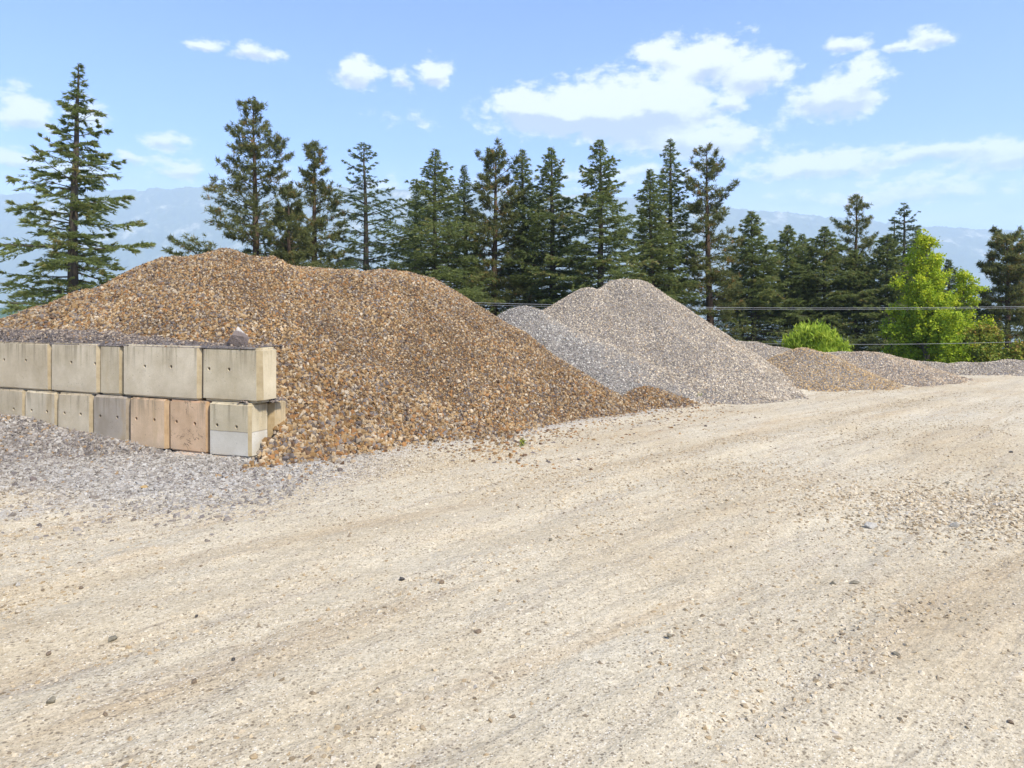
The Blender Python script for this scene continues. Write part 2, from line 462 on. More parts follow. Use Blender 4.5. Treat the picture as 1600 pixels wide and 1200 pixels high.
def bark(name, a, bcol):
    m, k, b = material(name, 0.95)
    tcn = k.new('ShaderNodeTexCoord').outputs['Object']
    nz = k.noise(k.vmath('MULTIPLY', tcn, (1, 1, .25)), 9.0, 5, 0.65).outputs[0]
    k.set(b, 'Base Color', k.ramp(nz, [(0.3, a), (0.7, bcol)]))
    k.set(b, 'Normal', k.new('ShaderNodeBump', {'Height': nz, 'Strength': 0.8, 'Distance': 0.03}))
    return m


B_FIR = bark('grey_brown_bark', (.05, .04, .03), (.13, .105, .08))
B_PINE = bark('red_brown_bark', (.055, .038, .028), (.14, .088, .056))
B_POP = bark('pale_bark', (.12, .11, .08), (.3, .27, .2))


# ------------------------------------------------------------------ terrain
def gz(x, y):
    x = np.asarray(x, float); y = np.asarray(y, float)
    t = np.maximum(0, y - 20.0)
    soft = t * t / (t + 3.0)
    z = -330 * (1 - np.exp(-soft * 0.2 / 330))
    z = z + 9 * fbm(x, y, 260.0, 3, 5) * sstep(80, 400, np.hypot(x, y))
    r = np.hypot(x, y)
    nearw = 1 - sstep(18, 30, r)
    rt = (x * 0.755 + y * 0.656)               # along the wheel tracks
    ac = (-x * 0.656 + y * 0.755) + 0.25 * fbm(rt, ac0(x, y), 6.0, 2, 3)
    ruts = 0.0
    for c0, w0, d0 in ((3.7, .22, .022), (4.6, .26, .026), (6.2, .22, .02), (2.1, .3, .015), (.6, .25, .018), (7.0, .2, .015)):
        q = (ac - c0) / w0
        ruts = ruts - d0 * np.exp(-q * q) + 0.5 * d0 * np.exp(-((q - 1.7) ** 2)) + 0.4 * d0 * np.exp(-((q + 1.7) ** 2))
    rough = 0.5 + 0.5 * fbm(x, y, 2.5, 2, 77)
    rel = 0.03 * fbm(x, y, 1.6, 4, 11) + 0.018 * fbm(rt * 0.2, ac, 0.24, 3, 21) + 0.016 * rough * fbm(x, y, 0.11, 3, 31)
    z = z + nearw * (rel + ruts * (0.6 + 0.4 * fbm(x, y, 1.1, 2, 41)))
    return z


def ac0(x, y):
    return -x * 0.656 + y * 0.755


# retaining wall frame: front foot corner, along (towards the far left), inward normal
WA = np.array((-2.80, 7.26)); WE = np.array((-0.927, 0.375)); WN = np.array((0.375, 0.927))


def wall_sw(x, y):
    return (x - WA[0]) * WE[0] + (y - WA[1]) * WE[1], (x - WA[0]) * WN[0] + (y - WA[1]) * WN[1]


def apron_h(x, y):
    """gravel banked against the foot of the wall, higher to the left"""
    s, w = wall_sw(x, y)
    top = 0.27 * sstep(0.8, 4.6, s) + 0.05 * sstep(0.4, 1.4, s) - 0.04
    h = top - 0.15 * np.maximum(0, -w - 0.10) + 0.025 * fbm(x, y, 0.6, 3, 51)
    return np.where(w > 0.25, -1, h)


# polar ground sheet centred under the camera, fine in front, out to the horizon
def ground():
    rad = np.concatenate([np.linspace(0.02, 1.55, 10), np.geomspace(1.62, 26, 270), np.geomspace(26.6, 6400, 90)])
    fa = np.linspace(-R(44), R(44), 350)
    ra = np.linspace(R(44), 2 * np.pi - R(44), 64)[1:-1]
    ang = np.concatenate([fa, ra])
    A, RR = np.meshgrid(ang, rad)
    X, Y = np.sin(A) * RR, np.cos(A) * RR
    Z = gz(X, Y)
    nr, na = X.shape
    i, j = np.meshgrid(np.arange(nr - 1), np.arange(na), indexing='ij')
    j2 = (j + 1) % na
    f = np.stack([i * na + j, i * na + j2, (i + 1) * na + j2, (i + 1) * na + j], -1).reshape(-1, 4)
    f = f[:, ::-1]
    s, w = wall_sw(X, Y)
    g1 = sstep(2.6, 0.6, -w) * sstep(-2.2, 0.4, s)                            # gravel before the wall
    g2 = np.exp(-((Y - 13.2) / 1.5) ** 2) * sstep(3.0, 6, X) * 0.22            # pale strip along the far heaps
    g3 = np.exp(-((X - 3.6) / 1.6) ** 2 - ((Y - 5.3) / 1.0) ** 2) * 0.4       # coarse patch at the right
    g4 = 0.35 * sstep(.15, .6, fbm(X, Y, 2.2, 3, 61))
    dt = (X + 2.4) * -.673 + (Y - 7.2) * .74
    g5 = 0.6 * np.exp(-((dt + .3) / .5) ** 2) * sstep(4.5, 2, X)
    grav = np.clip(np.maximum.reduce([g1, g2, g3, g4, g5]), 0, 1) * (1 - sstep(24, 40, RR))
    al, ac = X * .755 + Y * .656, -X * .656 + Y * .755
    acn = ac + .10 * fbm(al, ac * .3, 2.5, 2, 63)
    trk = np.zeros_like(X)
    for c0, w0, a0_ in ((4.62, .15, 1.0), (4.15, .12, .5), (3.0, .16, .55), (2.55, .13, .4), (1.2, .16, .55), (.6, .14, .5), (5.75, .14, .6), (-.9, .18, .45), (-1.6, .16, .4)):
        trk = np.maximum(trk, a0_ * np.exp(-((acn - c0) / w0) ** 2))
    trk = trk * np.clip(.65 + .8 * fbm(al * .3, ac, .7, 3, 64), 0, 1) * (1 - sstep(12, 18, RR)) * (Y > 0)
    green = np.maximum(sstep(20.5, 24, Y), sstep(45, 80, RR))
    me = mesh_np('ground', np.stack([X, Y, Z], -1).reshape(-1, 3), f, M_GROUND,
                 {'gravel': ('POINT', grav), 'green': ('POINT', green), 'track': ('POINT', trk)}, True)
    return tag(mesh_obj('ground', me), 'pale packed silt yard with wheel streaks, falling away to the valley', 'ground', kind='structure')


ground()


# far mountain
def far_hills():
    m, k, b = material('hill_forest', 1.0)
    geo = k.new('ShaderNodeNewGeometry').outputs['Position']
    a = k.noise(geo, 0.0035, 6, 0.65).outputs[0]
    b2 = k.noise(geo, 0.03, 4, 0.7).outputs[0]
    c = k.mix(b2, rgb(.01, .025, .018), rgb(.17, .19, .11))
    c = k.mix(k.mapr(k.math('ADD', a, k.math('MULTIPLY', k.math('SUBTRACT', b2, .5), .3)), 0.54, 0.68), c, rgb(.36, .34, .25))
    k.set(b, 'Base Color', c)
    px = [-900, -300, 0, 200, 340, 480, 640, 860, 1000, 1150, 1300, 1450, 1600, 1900, 2600]
    py = [330, 315, 304, 298, 293, 292, 296, 304, 312, 326, 341, 354, 361, 350, 330]
    u = np.linspace(-1.62, 1.62, 1250)
    tanel = np.interp(800 + u * FPX, px, [(HOR - q) / FPX for q in py])
    t = np.concatenate([np.linspace(0, 1, 60), [1.06, 1.2, 1.5]])
    U, T = np.meshgrid(u, t)
    Y = 3000 + 1300 * T
    X = U * 3900 + (T - 0.6) * U * 1300
    Hh = tanel * 4300 + H_EYE
    rid = fbm(X, Y * 0.4, 520, 5, 91)
    prof = np.clip(T, 0, 1) ** 0.9
    Z = -340 + (Hh + 340) * prof + 90 * rid * np.sin(np.pi * np.clip(T, 0, 1)) + 16 * fbm(X, Y, 60, 3, 92) * sstep(0, .2, T)
    Z = Z + np.where(T > 0.4, 7, 3) * fbm(X, Y * 3, 9.0, 2, 93)
    Z = Z - np.where(T > 1.0, (T - 1) * 600, 0)
    nr, nc = X.shape
    i, j = np.meshgrid(np.arange(nr - 1), np.arange(nc - 1), indexing='ij')
    f = np.stack([i * nc + j, i * nc + j + 1, (i + 1) * nc + j + 1, (i + 1) * nc + j], -1).reshape(-1, 4)
    tag(mesh_obj('hills', mesh_np('hills', np.stack([X, Y, Z], -1).reshape(-1, 3), f, m, None, True)),
        'long forested mountain ridge fading blue in the haze', 'hills', kind='structure')
    # nearer wooded shoulder at the far left, below the spruce
    m2, k, b = material('wooded_slope', 1.0)
    geo = k.new('ShaderNodeNewGeometry').outputs['Position']
    k.set(b, 'Base Color', k.mix(k.noise(geo, 0.06, 5, .7).outputs[0], rgb(.015, .045, .02), rgb(.06, .12, .045)))
    U, T = np.meshgrid(np.linspace(-1.5, -0.35, 260), np.linspace(0, 1.4, 40))
    Y = 520 + 380 * T
    X = U * Y
    top = 0.012 * sstep(-.52, -.72, U) - 0.12 * sstep(-.72, -.42, U)
    Z = -120 + (top * 900 + 122) * np.sin(np.clip(T, 0, 1.4) * np.pi / 2) + 6 * fbm(X, Y, 40, 4, 95) + 5 * fbm(X, Y, 7, 2, 96)
    nr, nc = X.shape
    i, j = np.meshgrid(np.arange(nr - 1), np.arange(nc - 1), indexing='ij')
    f = np.stack([i * nc + j, i * nc + j + 1, (i + 1) * nc + j + 1, (i + 1) * nc + j], -1).reshape(-1, 4)
    tag(mesh_obj('wooded_hill', mesh_np('wooded_hill', np.stack([X, Y, Z], -1).reshape(-1, 3), f, m2, None, True)),
        'nearer wooded hill shoulder low in the valley', 'hill', kind='structure')


far_hills()

# the air
HAZE = 2.6e-4
bm = bmesh.new()
bmesh.ops.create_cube(bm, size=1.0)
me = bpy.data.meshes.new('haze'); bm.to_mesh(me); bm.free()
hz = tag(mesh_obj('haze', me), 'thin blue summer haze filling the valley air', 'haze', kind='stuff')
ztop, zbot = 905.0, -352.0
hz.scale = (14400, 14400, ztop - zbot)
hz.location = (0, 0, (ztop + zbot) / 2)
hm = bpy.data.materials.new('haze_air'); hm.use_nodes = True; hm.node_tree.nodes.clear()
k = NT(hm.node_tree)
pv = k.new('ShaderNodeVolumePrincipled', {'Color': rgb(.68, .84, 1.0), 'Density': HAZE, 'Anisotropy': 0.0})
k.new('ShaderNodeOutputMaterial', {'Volume': pv.outputs[0]})
me.materials.append(hm)


# ------------------------------------------------------------------ retaining wall
def block_mesh(L, D, Hh, holes, cham, seed):
    """a cast block: front at local -Y, s running along local -X from 0 to -L, real lifting holes"""
    rnd = random.Random(seed)
    bm = bmesh.new()
    bmesh.ops.create_cube(bm, size=1.0)
    bmesh.ops.scale(bm, vec=(L, D, Hh), verts=bm.verts)
    bmesh.ops.translate(bm, vec=(-L / 2, D / 2, Hh / 2), verts=bm.verts)
    vert = [e for e in bm.edges if abs(e.verts[0].co.z - e.verts[1].co.z) > Hh * .5]
    bmesh.ops.bevel(bm, geom=vert, offset=cham, segments=1, affect='EDGES')
    bmesh.ops.bevel(bm, geom=[e for e in bm.edges if abs(e.verts[0].co.z - e.verts[1].co.z) < .01], offset=cham * .55, segments=2, affect='EDGES')
    for v in bm.verts:
        v.co += Vector((rnd.uniform(-1, 1), rnd.uniform(-1, 1), rnd.uniform(-1, 1))) * 0.005
    bmesh.ops.recalc_face_normals(bm, faces=bm.faces)
    me = bpy.data.meshes.new('concrete_block'); bm.to_mesh(me); bm.free()
    if holes:
        b2 = bmesh.new()
        for (hx, hz_) in holes:
            bmesh.ops.create_cone(b2, cap_ends=True, segments=12, radius1=0.019, radius2=0.019, depth=0.24,
                                  matrix=Matrix.Translation((hx, 0.0, hz_)) @ Matrix.Rotation(R(90), 4, 'X'))
        cm = bpy.data.meshes.new('tmp'); b2.to_mesh(cm); b2.free()
        oa = bpy.data.objects.new('tmp_a', me); ob = bpy.data.objects.new('tmp_b', cm)
        COL.objects.link(oa); COL.objects.link(ob)
        md = oa.modifiers.new('b', 'BOOLEAN'); md.operation = 'DIFFERENCE'; md.object = ob; md.solver = 'EXACT'
        dg = bpy.context.evaluated_depsgraph_get()
        new = bpy.data.meshes.new_from_object(oa.evaluated_get(dg))
        bpy.data.objects.remove(oa); bpy.data.objects.remove(ob); bpy.data.meshes.remove(cm)
        new.name = 'concrete_block'
        me = new
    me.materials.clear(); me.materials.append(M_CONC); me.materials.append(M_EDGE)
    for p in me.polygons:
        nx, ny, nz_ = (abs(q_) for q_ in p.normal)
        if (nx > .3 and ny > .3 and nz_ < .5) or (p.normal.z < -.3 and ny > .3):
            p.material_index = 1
    return me


WALL_RZ = math.atan2(-WE[1], -WE[0])            # local +X points back towards the near corner
wall = empty('retaining_wall', (WA[0], WA[1], 0), 'two-course retaining wall of pale cast concrete blocks holding back the brown gravel', 'wall', rz=WALL_RZ)


def s_at(px, off=0.0):
    """distance along the wall where photo column px meets the front plane set back by off"""
    u = (px - 800) / FPX
    p = WA + off * WN
    return (u * p[1] - p[0]) / (WE[0] - u * WE[1])


rw = random.Random(4)


def add_block(px0, px1, z0, z1, depth, color, holes, cham=0.035, off=0.0, s0=None, s1=None, label=None, pour=-9.0):
    a = s_at(px1, off) if s0 is None else s0      # nearer end
    e = s_at(px0, off) if s1 is None else s1
    L = e - a - 0.008
    hl = []
    for hp, hy in holes:
        sh = s_at(hp, off)
        yd = WA[1] + off * WN[1] + sh * WE[1]
        hl.append((-(sh - a), H_EYE - (hy - HOR) / FPX * yd - z0))
    me = block_mesh(L, depth, z1 - z0, hl, cham, rw.randint(0, 9999))
    o = mesh_obj('concrete_block', me, wall)
    o.location = (-a - 0.004, off + rw.uniform(-.006, .006), z0)
    o.rotation_euler = (0, 0, rw.uniform(-.006, .006))
    o.color = (*color, 1)
    o['pour_line'] = pour
    o['top'] = z1 - z0
    o['crack'] = 1.0 if label and label.startswith('cracked') else 0.0
    if label: o['label'] = label
    return o


CRM = (.56, .475, .335); CRM2 = (.59, .51, .37)
U0, U1 = 0.605, 1.20
# upper course
add_block(-70, 78, U0, U1, .30, CRM, [(7, 562), (41, 563)], off=.02)
add_block(78, 154, U0, U1, .30, CRM2, [(112, 566), (149, 568)], off=.02)
add_block(154, 190, U0 - .004, U1 - .012, .30, (.53, .455, .32), [], off=.03, label='narrow filler block with a rounded edge')
add_block(190, 312, U0, U1, .30, CRM2, [(227, 572), (268, 573)], off=.02)
add_block(312, 406, U0, U1 - .005, .30, (.53, .455, .315), [(327, 576), (358, 577)], off=.03, cham=.05)
# lower course
B0 = 0.022
add_block(-62, -12, B0, .595, .58, CRM, [], off=0)
add_block(-12, 37, B0, .595, .58, CRM, [(21, 639)], off=0)
add_block(37, 89, B0, .595, .58, CRM2, [(50, 641), (74, 643)], off=.005)
add_block(89, 143, B0, .595, .58, CRM, [(102, 645), (127, 647)], off=0)
add_block(143, 201, B0, .593, .58, (.44, .38, .305), [(157, 650), (184, 652)], off=.008, label='grey-brown block')
add_block(201, 261, B0, .594, .58, (.60, .44, .285), [(214, 654), (242, 656)], off=0, label='peach tinted block')
add_block(261, 325, B0, .594, .58, (.60, .42, .265), [(275, 659), (304, 662)], off=.004, label='cracked peach tinted block')
add_block(325, 391, B0, .598, .29, (.54, .465, .32), [(340, 664), (370, 667)], off=-.004, cham=.03, label='two-tone corner block, cream above white', pour=.27)
add_block(325, 391, B0, .596, .28, (.52, .41, .25), [], off=.305, cham=.05, s0=s_at(391) - .02, s1=s_at(325), label='ochre stained end block with a bulging side', pour=.22)
bm = bmesh.new()
bmesh.ops.create_cube(bm, size=1.0)
bmesh.ops.scale(bm, vec=(.78, .5, .05), verts=bm.verts)
bmesh.ops.bevel(bm, geom=list(bm.edges), offset=.008, segments=1, affect='EDGES')
me = bpy.data.meshes.new('footing_slab'); bm.to_mesh(me); bm.free(); me.materials.append(M_CONC)
o = mesh_obj('footing_slab', me, wall)
o.location = (-.62, .16, -.006); o.color = (.46, .36, .28, 1); o['pour_line'] = -9.0; o['top'] = 9.0


# ------------------------------------------------------------------ stones and scatter
def stone_mesh(seed, npt=15, flat=0.7, name='stone', mat=None, rough=0.0):
    rnd = np.random.default_rng(seed)
    p = rnd.normal(size=(npt, 3)); p /= np.linalg.norm(p, axis=1)[:, None]
    p *= rnd.uniform(.82, 1.08, (npt, 1)) * np.array((1.0, rnd.uniform(.65, .9), flat * rnd.uniform(.75, 1.1)))
    bm = bmesh.new()
    vs = [bm.verts.new(q) for q in p]
    r = bmesh.ops.convex_hull(bm, input=vs)
    for v in [v for v in bm.verts if not v.link_faces]:
        bm.verts.remove(v)
    if rough > 0:
        bmesh.ops.bevel(bm, geom=list(bm.edges), offset=.06, segments=1, affect='EDGES')
        bmesh.ops.triangulate(bm, faces=bm.faces)
        bmesh.ops.subdivide_edges(bm, edges=list(bm.edges), cuts=1, use_grid_fill=True)
        rr = random.Random(seed)
        for v in bm.verts:
            v.co *= 1 + rr.uniform(-rough, rough)
    me = bpy.data.meshes.new(name); bm.to_mesh(me); bm.free()
    if mat: me.materials.append(mat)
    return me


def scatter_group(name, stone_mat, density, rmin, rmax, power=2.0, seed=0, tilt=math.pi, sub=1, nvar=5, lift=0.0, keep=True):
    ng = bpy.data.node_groups.new(name, 'GeometryNodeTree')
    ng.interface.new_socket('Geometry', in_out='INPUT', socket_type='NodeSocketGeometry')
    ng.interface.new_socket('Geometry', in_out='OUTPUT', socket_type='NodeSocketGeometry')
    k = NT(ng)
    gi = k.new('NodeGroupInput'); go = k.new('NodeGroupOutput')
    at = k.new('GeometryNodeInputNamedAttribute', {'Name': 'dens'}, data_type='FLOAT')
    dn = k.math('MULTIPLY', at.outputs[0], density)
    dp = k.new('GeometryNodeDistributePointsOnFaces', {'Mesh': gi.outputs[0], 'Density': dn, 'Seed': seed}, distribute_method='RANDOM')
    join = k.new('GeometryNodeGeometryToInstance')
    for v in range(nvar):
        ico = k.new('GeometryNodeMeshIcoSphere', {'Radius': 1.0, 'Subdivisions': sub})
        nz = k.new('ShaderNodeTexNoise', {'Scale': 0.9, 'Detail': 1.0, 'W': 3.7 * v + seed}, noise_dimensions='4D')
        off = k.new('ShaderNodeVectorMath', {0: nz.outputs['Color'], 1: (0.5, 0.5, 0.5)}, operation='SUBTRACT')
        off2 = k.new('ShaderNodeVectorMath', {0: off.outputs[0], 'Scale': 2.3}, operation='SCALE')
        sp = k.new('GeometryNodeSetPosition', {'Geometry': ico.outputs[0], 'Offset': off2.outputs[0]})
        sm = k.new('GeometryNodeSetMaterial', {'Geometry': sp.outputs[0], 'Material': stone_mat})
        ss = k.new('GeometryNodeSetShadeSmooth', {'Geometry': sm.outputs[0], 'Shade Smooth': False})
        ng.links.new(ss.outputs[0], join.inputs[0])

    def rnd(a, b_, typ, sd_):
        nd = k.new('FunctionNodeRandomValue', data_type=typ)
        ins = [s for s in nd.inputs if s.enabled]
        ins[0].default_value = a; ins[1].default_value = b_
        [s for s in nd.inputs if s.name == 'Seed'][0].default_value = sd_
        return [s for s in nd.outputs if s.enabled][0]
    rot = rnd((-tilt, -tilt, -math.pi), (tilt, tilt, math.pi), 'FLOAT_VECTOR', 1)
    shp = rnd((.75, .6, .42), (1.2, 1.0, .85), 'FLOAT_VECTOR', 2)
    siz = k.math('ADD', k.math('MULTIPLY', k.math('POWER', rnd(0.0, 1.0, 'FLOAT', 3), power), rmax - rmin), rmin)
    sza = k.new('GeometryNodeInputNamedAttribute', {'Name': 'size'}, data_type='FLOAT')
    sw = k.new('GeometryNodeSwitch', input_type='FLOAT')
    sw.inputs[1].default_value = 1.0
    ng.links.new(sza.outputs['Exists'], sw.inputs[0]); ng.links.new(sza.outputs[0], sw.inputs[2])
    siz = k.math('MULTIPLY', siz, sw.outputs[0])
    scl = k.new('ShaderNodeVectorMath', {0: shp, 'Scale': siz}, operation='SCALE').outputs[0]
    idx = rnd(0, nvar - 1, 'INT', 4)
    ip = k.new('GeometryNodeInstanceOnPoints', {'Points': dp.outputs[0], 'Instance': join.outputs[0], 'Pick Instance': True, 'Instance Index': idx, 'Rotation': rot, 'Scale': scl})
    res = ip.outputs[0]
    if keep:
        jn = k.new('GeometryNodeJoinGeometry')
        ng.links.new(gi.outputs[0], jn.inputs[0]); ng.links.new(res, jn.inputs[0])
        res = jn.outputs[0]
    ng.links.new(res, go.inputs[0])
    return ng


def add_scatter(o, *a, **kw):
    md = o.modifiers.new('scatter', 'NODES')
    md.node_group = scatter_group(o.name + '_scatter', *a, **kw)


def heap(name, hfun, xr, yr, step, core, stone_mat, density, rmin, rmax, parent, power=2.0, seed=0, margin=0.5, sub=1, hidden=None, spill=0.35, size_fun=None):
    """a gravel heap: heightfield bed plus loose stones lying on it, spilling over its toe"""
    xs = np.arange(xr[0], xr[1], step); ys = np.arange(yr[0], yr[1], step)
    X, Y = np.meshgrid(xs, ys)
    Hh = hfun(X, Y)
    G = gz(X, Y)
    Z = np.maximum(Hh, G - 0.012)
    keepv = Hh > G - margin
    nr, nc = X.shape
    i, j = np.meshgrid(np.arange(nr - 1), np.arange(nc - 1), indexing='ij')
    f = np.stack([i * nc + j, i * nc + j + 1, (i + 1) * nc + j + 1, (i + 1) * nc + j], -1).reshape(-1, 4)
    f = f[keepv.ravel()[f].all(1)]
    below = np.clip((G - Hh) / margin, 0, 1)
    dens = np.where(Hh > G, 1.0, spill * (1 - below) ** 2.5)
    # fewer loose stones on slopes turned away from the yard
    gy, gx = np.gradient(Z, step)
    rr = np.hypot(X, Y)
    away = (gx * X + gy * Y) / rr < -0.28
    dens = dens * np.where(away, 0.25, 1.0)
    if hidden is not None:
        keepd = hidden(X, Y)
        dens = dens * keepd
    used = np.unique(f)
    rm = -np.ones(X.size, int); rm[used] = np.arange(len(used))
    V = np.stack([X, Y, Z], -1).reshape(-1, 3)[used]
    me = mesh_np(name, V, rm[f], core, {'dens': ('POINT', dens.ravel()[used]), 'size': ('POINT', (size_fun(X, Y, Hh) if size_fun else np.ones(X.shape)).ravel()[used])}, True)
    o = mesh_obj(name, me, parent)
    o['kind'] = 'stuff'
    add_scatter(o, stone_mat, density, rmin, rmax, power, seed, sub=sub)
    return o


# --- brown heap
TOE = np.array((-2.4, 7.12)); TN = np.array((-.673, .74))


def brown_h(x, y):
    d1 = (x - TOE[0]) * TN[0] + (y - TOE[1]) * TN[1]
    al = (x - TOE[0]) * .74 + (y - TOE[1]) * .673
    d1 = d1 + 0.22 * fbm(x, y, 1.6, 3, 101)
    s, w = wall_sw(x, y)
    front = 0.60 * .2 * np.log1p(np.exp(np.clip(d1 / .2, -30, 30))) - .05 + .30 * np.minimum(d1, 0)
    wallf = 1.10 + 0.55 * (w - .30) + np.where(w < .3, -3 * (0.3 - w), 0)
    wallf = np.where(s < -0.2, 9.0 + 0 * s, wallf)
    left = 2.56 + 0.53 * (x + 5.8)
    right = 0.10 + 0.64 * (1.85 - x) - 0.05 * (y - 12.5)
    right = np.where(right < .25, .25 + (right - .25) * .6, right)
    back = 2.6 - 0.62 * (y - 12.4 - 0.42 * np.clip(x + 4.8, 0, 3.0))
    cap = np.interp(x, [-9, -5.8, -4.85, -4.0, -3.5, -2.65, -1.95, -.9, -.4, 1], [2.55, 2.52, 2.60, 2.47, 2.40, 2.28, 2.26, 2.10, 1.9, 1.7])
    h = smin(front, left, .22); h = smin(h, right, .3); h = smin(h, back, .35); h = smin(h, cap, .10); h = smin(h, wallf, .10)
    # spilled tail at the far right toe
    t1 = 0.30 - 0.40 * np.hypot((x - 2.35) * .75, y - 11.95)
    t2 = 0.12 - 0.30 * np.hypot((x - 1.1) * .7, y - 10.75)
    h = np.maximum(h, np.maximum(t1, t2))
    slide = fbm(al, d1 * .22, 0.8, 4, 105)                                # chutes running down the face
    strip = np.minimum(.13 * (d1 + .24 + .25 * fbm(x, y, .8, 3, 106)), .13) - .012
    strip = strip * sstep(8.2, 7.0, al) * sstep(1.2, 2.6, al) - .5 * sstep(6.6, 7.8, al) - .3 * sstep(2.0, 1.0, al)
    h = np.maximum(h, np.where(d1 < 1.2, strip, -1))
    h = h + (0.07 * fbm(x, y, 0.9, 3, 103) + .13 * slide) * sstep(-.1, .6, h) + 0.025 * fbm(x, y, 0.25, 3, 104)
    # nothing in front of the wall
    h = h - 1.2 * sstep(-.22, -.02, s) * sstep(.1, -.3, w)
    return np.where((s > -.03) & (w < .31), -2.0, h)


bp = empty('gravel_pile', (-2.8, 11.0, 0), 'big brown gravel heap spilling round the end of the block wall', 'gravel pile', 'heaps of gravel in the yard')
inv = lambda o, p: setattr(o, 'location', -Vector(p.location))
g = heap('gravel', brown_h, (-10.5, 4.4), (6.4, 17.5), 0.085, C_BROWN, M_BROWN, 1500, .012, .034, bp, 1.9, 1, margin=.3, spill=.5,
         size_fun=lambda x, y, h: (.88 + .35 * sstep(.9, .05, h)) * (.86 + .32 * sstep(.5, -2.6, x)) * (1 + .3 * fbm(x, y, 1.1, 3, 181)))
inv(g, bp)
# the stones that show largest lie along the near toe, by the wall corner
rs = np.random.default_rng(8)
smeshes = [stone_mesh(200 + i, 13, .62, 'stone', M_BROWN) for i in range(8)]
cnt = 0
while cnt < 300:
    t_, d_ = rs.uniform(-.35, 4.2), rs.uniform(-.25, 1.5) ** 1 if True else 0
    p = TOE + t_ * np.array((.74, .673)) + d_ * TN
    x, y = float(p[0]), float(p[1])
    z = float(brown_h(np.array([x]), np.array([y]))[0])
    if z < -1: continue
    z = max(z, float(gz(x, y)))
    o = mesh_obj('stone', smeshes[cnt % 8], bp)
    r = float(rs.uniform(.028, .046))
    o.scale = (r * rs.uniform(.8, 1.25), r, r * rs.uniform(.8, 1.1))
    o.rotation_euler = tuple(rs.uniform(-3, 3, 3))
    o.location = (x + 2.8, y - 11.0, z + r * .35)
    cnt += 1


# --- blue-grey heap and taller grey-tan heap
def cone(x, y, ax, ay, az_, sl=.62, rnd=.25, ex=1.0, flat=0.0):
    d = np.hypot((x - ax) * ex, y - ay)
    d = np.maximum(0, np.sqrt(d * d + rnd * rnd) - rnd * .9 - flat)
    return az_ - sl * d


def blue_h(x, y):
    w = 0.16 * fbm(x, y, 1.2, 3, 111)
    h = cone(x, y, .28, 14.4, 1.76, .60, .3)
    h2 = cone(x, y, 1.45, 13.9, 1.12, .55, .5, .85, .1)
    h3 = cone(x, y, 2.6, 13.5, .62, .45, .5, .6)
    h = smax(h, h2, .25); h = smax(h, h3, .2)
    return h + w * .5 + .05 * fbm(x, y, .5, 3, 113) + .02 * fbm(x, y, .25, 2, 112)


def tan_h(x, y):
    w = 0.2 * fbm(x, y, 1.5, 3, 121)
    a = cone(x, y, 2.70, 16.0, 2.32, .69, .16, 1.0, .30)
    a2 = cone(x, y, 3.25, 14.7, 1.22, .60, .4, .98)
    b_ = cone(x, y, 1.78, 15.6, 2.22, .66, .25)
    c_ = cone(x, y, 3.6, 13.5, .45, .36, .6, .85)
    h = smax(a, b_, .13); h = smax(h, a2, .3); h = smax(h, c_, .25)
    rill = fbm(np.arctan2(x - 2.7, 16.0 - y) * 6, np.hypot(x - 2.7, y - 16) * .5, 1.0, 3, 123)
    return h + w * .35 + .05 * rill + .03 * fbm(x, y, .3, 3, 122)


p1 = empty('gravel_pile', (.9, 14.2, 0), 'blue-grey crushed stone heap with a low rounded top between the brown and tall grey heaps', 'gravel pile', 'heaps of gravel in the yard')
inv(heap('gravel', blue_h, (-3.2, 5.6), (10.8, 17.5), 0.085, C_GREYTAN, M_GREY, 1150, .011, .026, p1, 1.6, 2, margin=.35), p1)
p2 = empty('gravel_pile', (2.9, 16.0, 0), 'tall pale grey-tan gravel heap with a flat double top, in the middle of the yard', 'gravel pile', 'heaps of gravel in the yard')
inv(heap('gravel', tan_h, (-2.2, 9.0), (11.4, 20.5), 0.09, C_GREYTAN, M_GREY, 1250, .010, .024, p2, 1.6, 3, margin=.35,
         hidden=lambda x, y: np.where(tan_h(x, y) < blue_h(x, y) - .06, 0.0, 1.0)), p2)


def small_h(x, y):
    a = cone(x, y, 6.75, 15.7, .80, .50, .2, .9)
    return a + .1 * fbm(x, y, .8, 3, 131)


def bank_h(x, y):
    yc = 18.6 - 0.02 * (x - 7)
    crest = np.interp(x, [4, 5.5, 6.6, 7.6, 8.4, 9.2, 9.9, 10.8, 12, 13.5, 15, 18, 24], [.7, .86, .80, .62, .52, .52, .40, .30, .26, .29, .32, .33, .3])
    h = crest - 0.42 * np.maximum(0, np.abs(y - yc) - .25)
    return h + .10 * fbm(x, y, .9, 3, 141) * sstep(-.2, .3, h)


def brown_bank_h(x, y):
    a = cone(x, y, 8.75, 16.9, .66, .42, .35, .8)
    return a + .09 * fbm(x, y, .7, 3, 151)


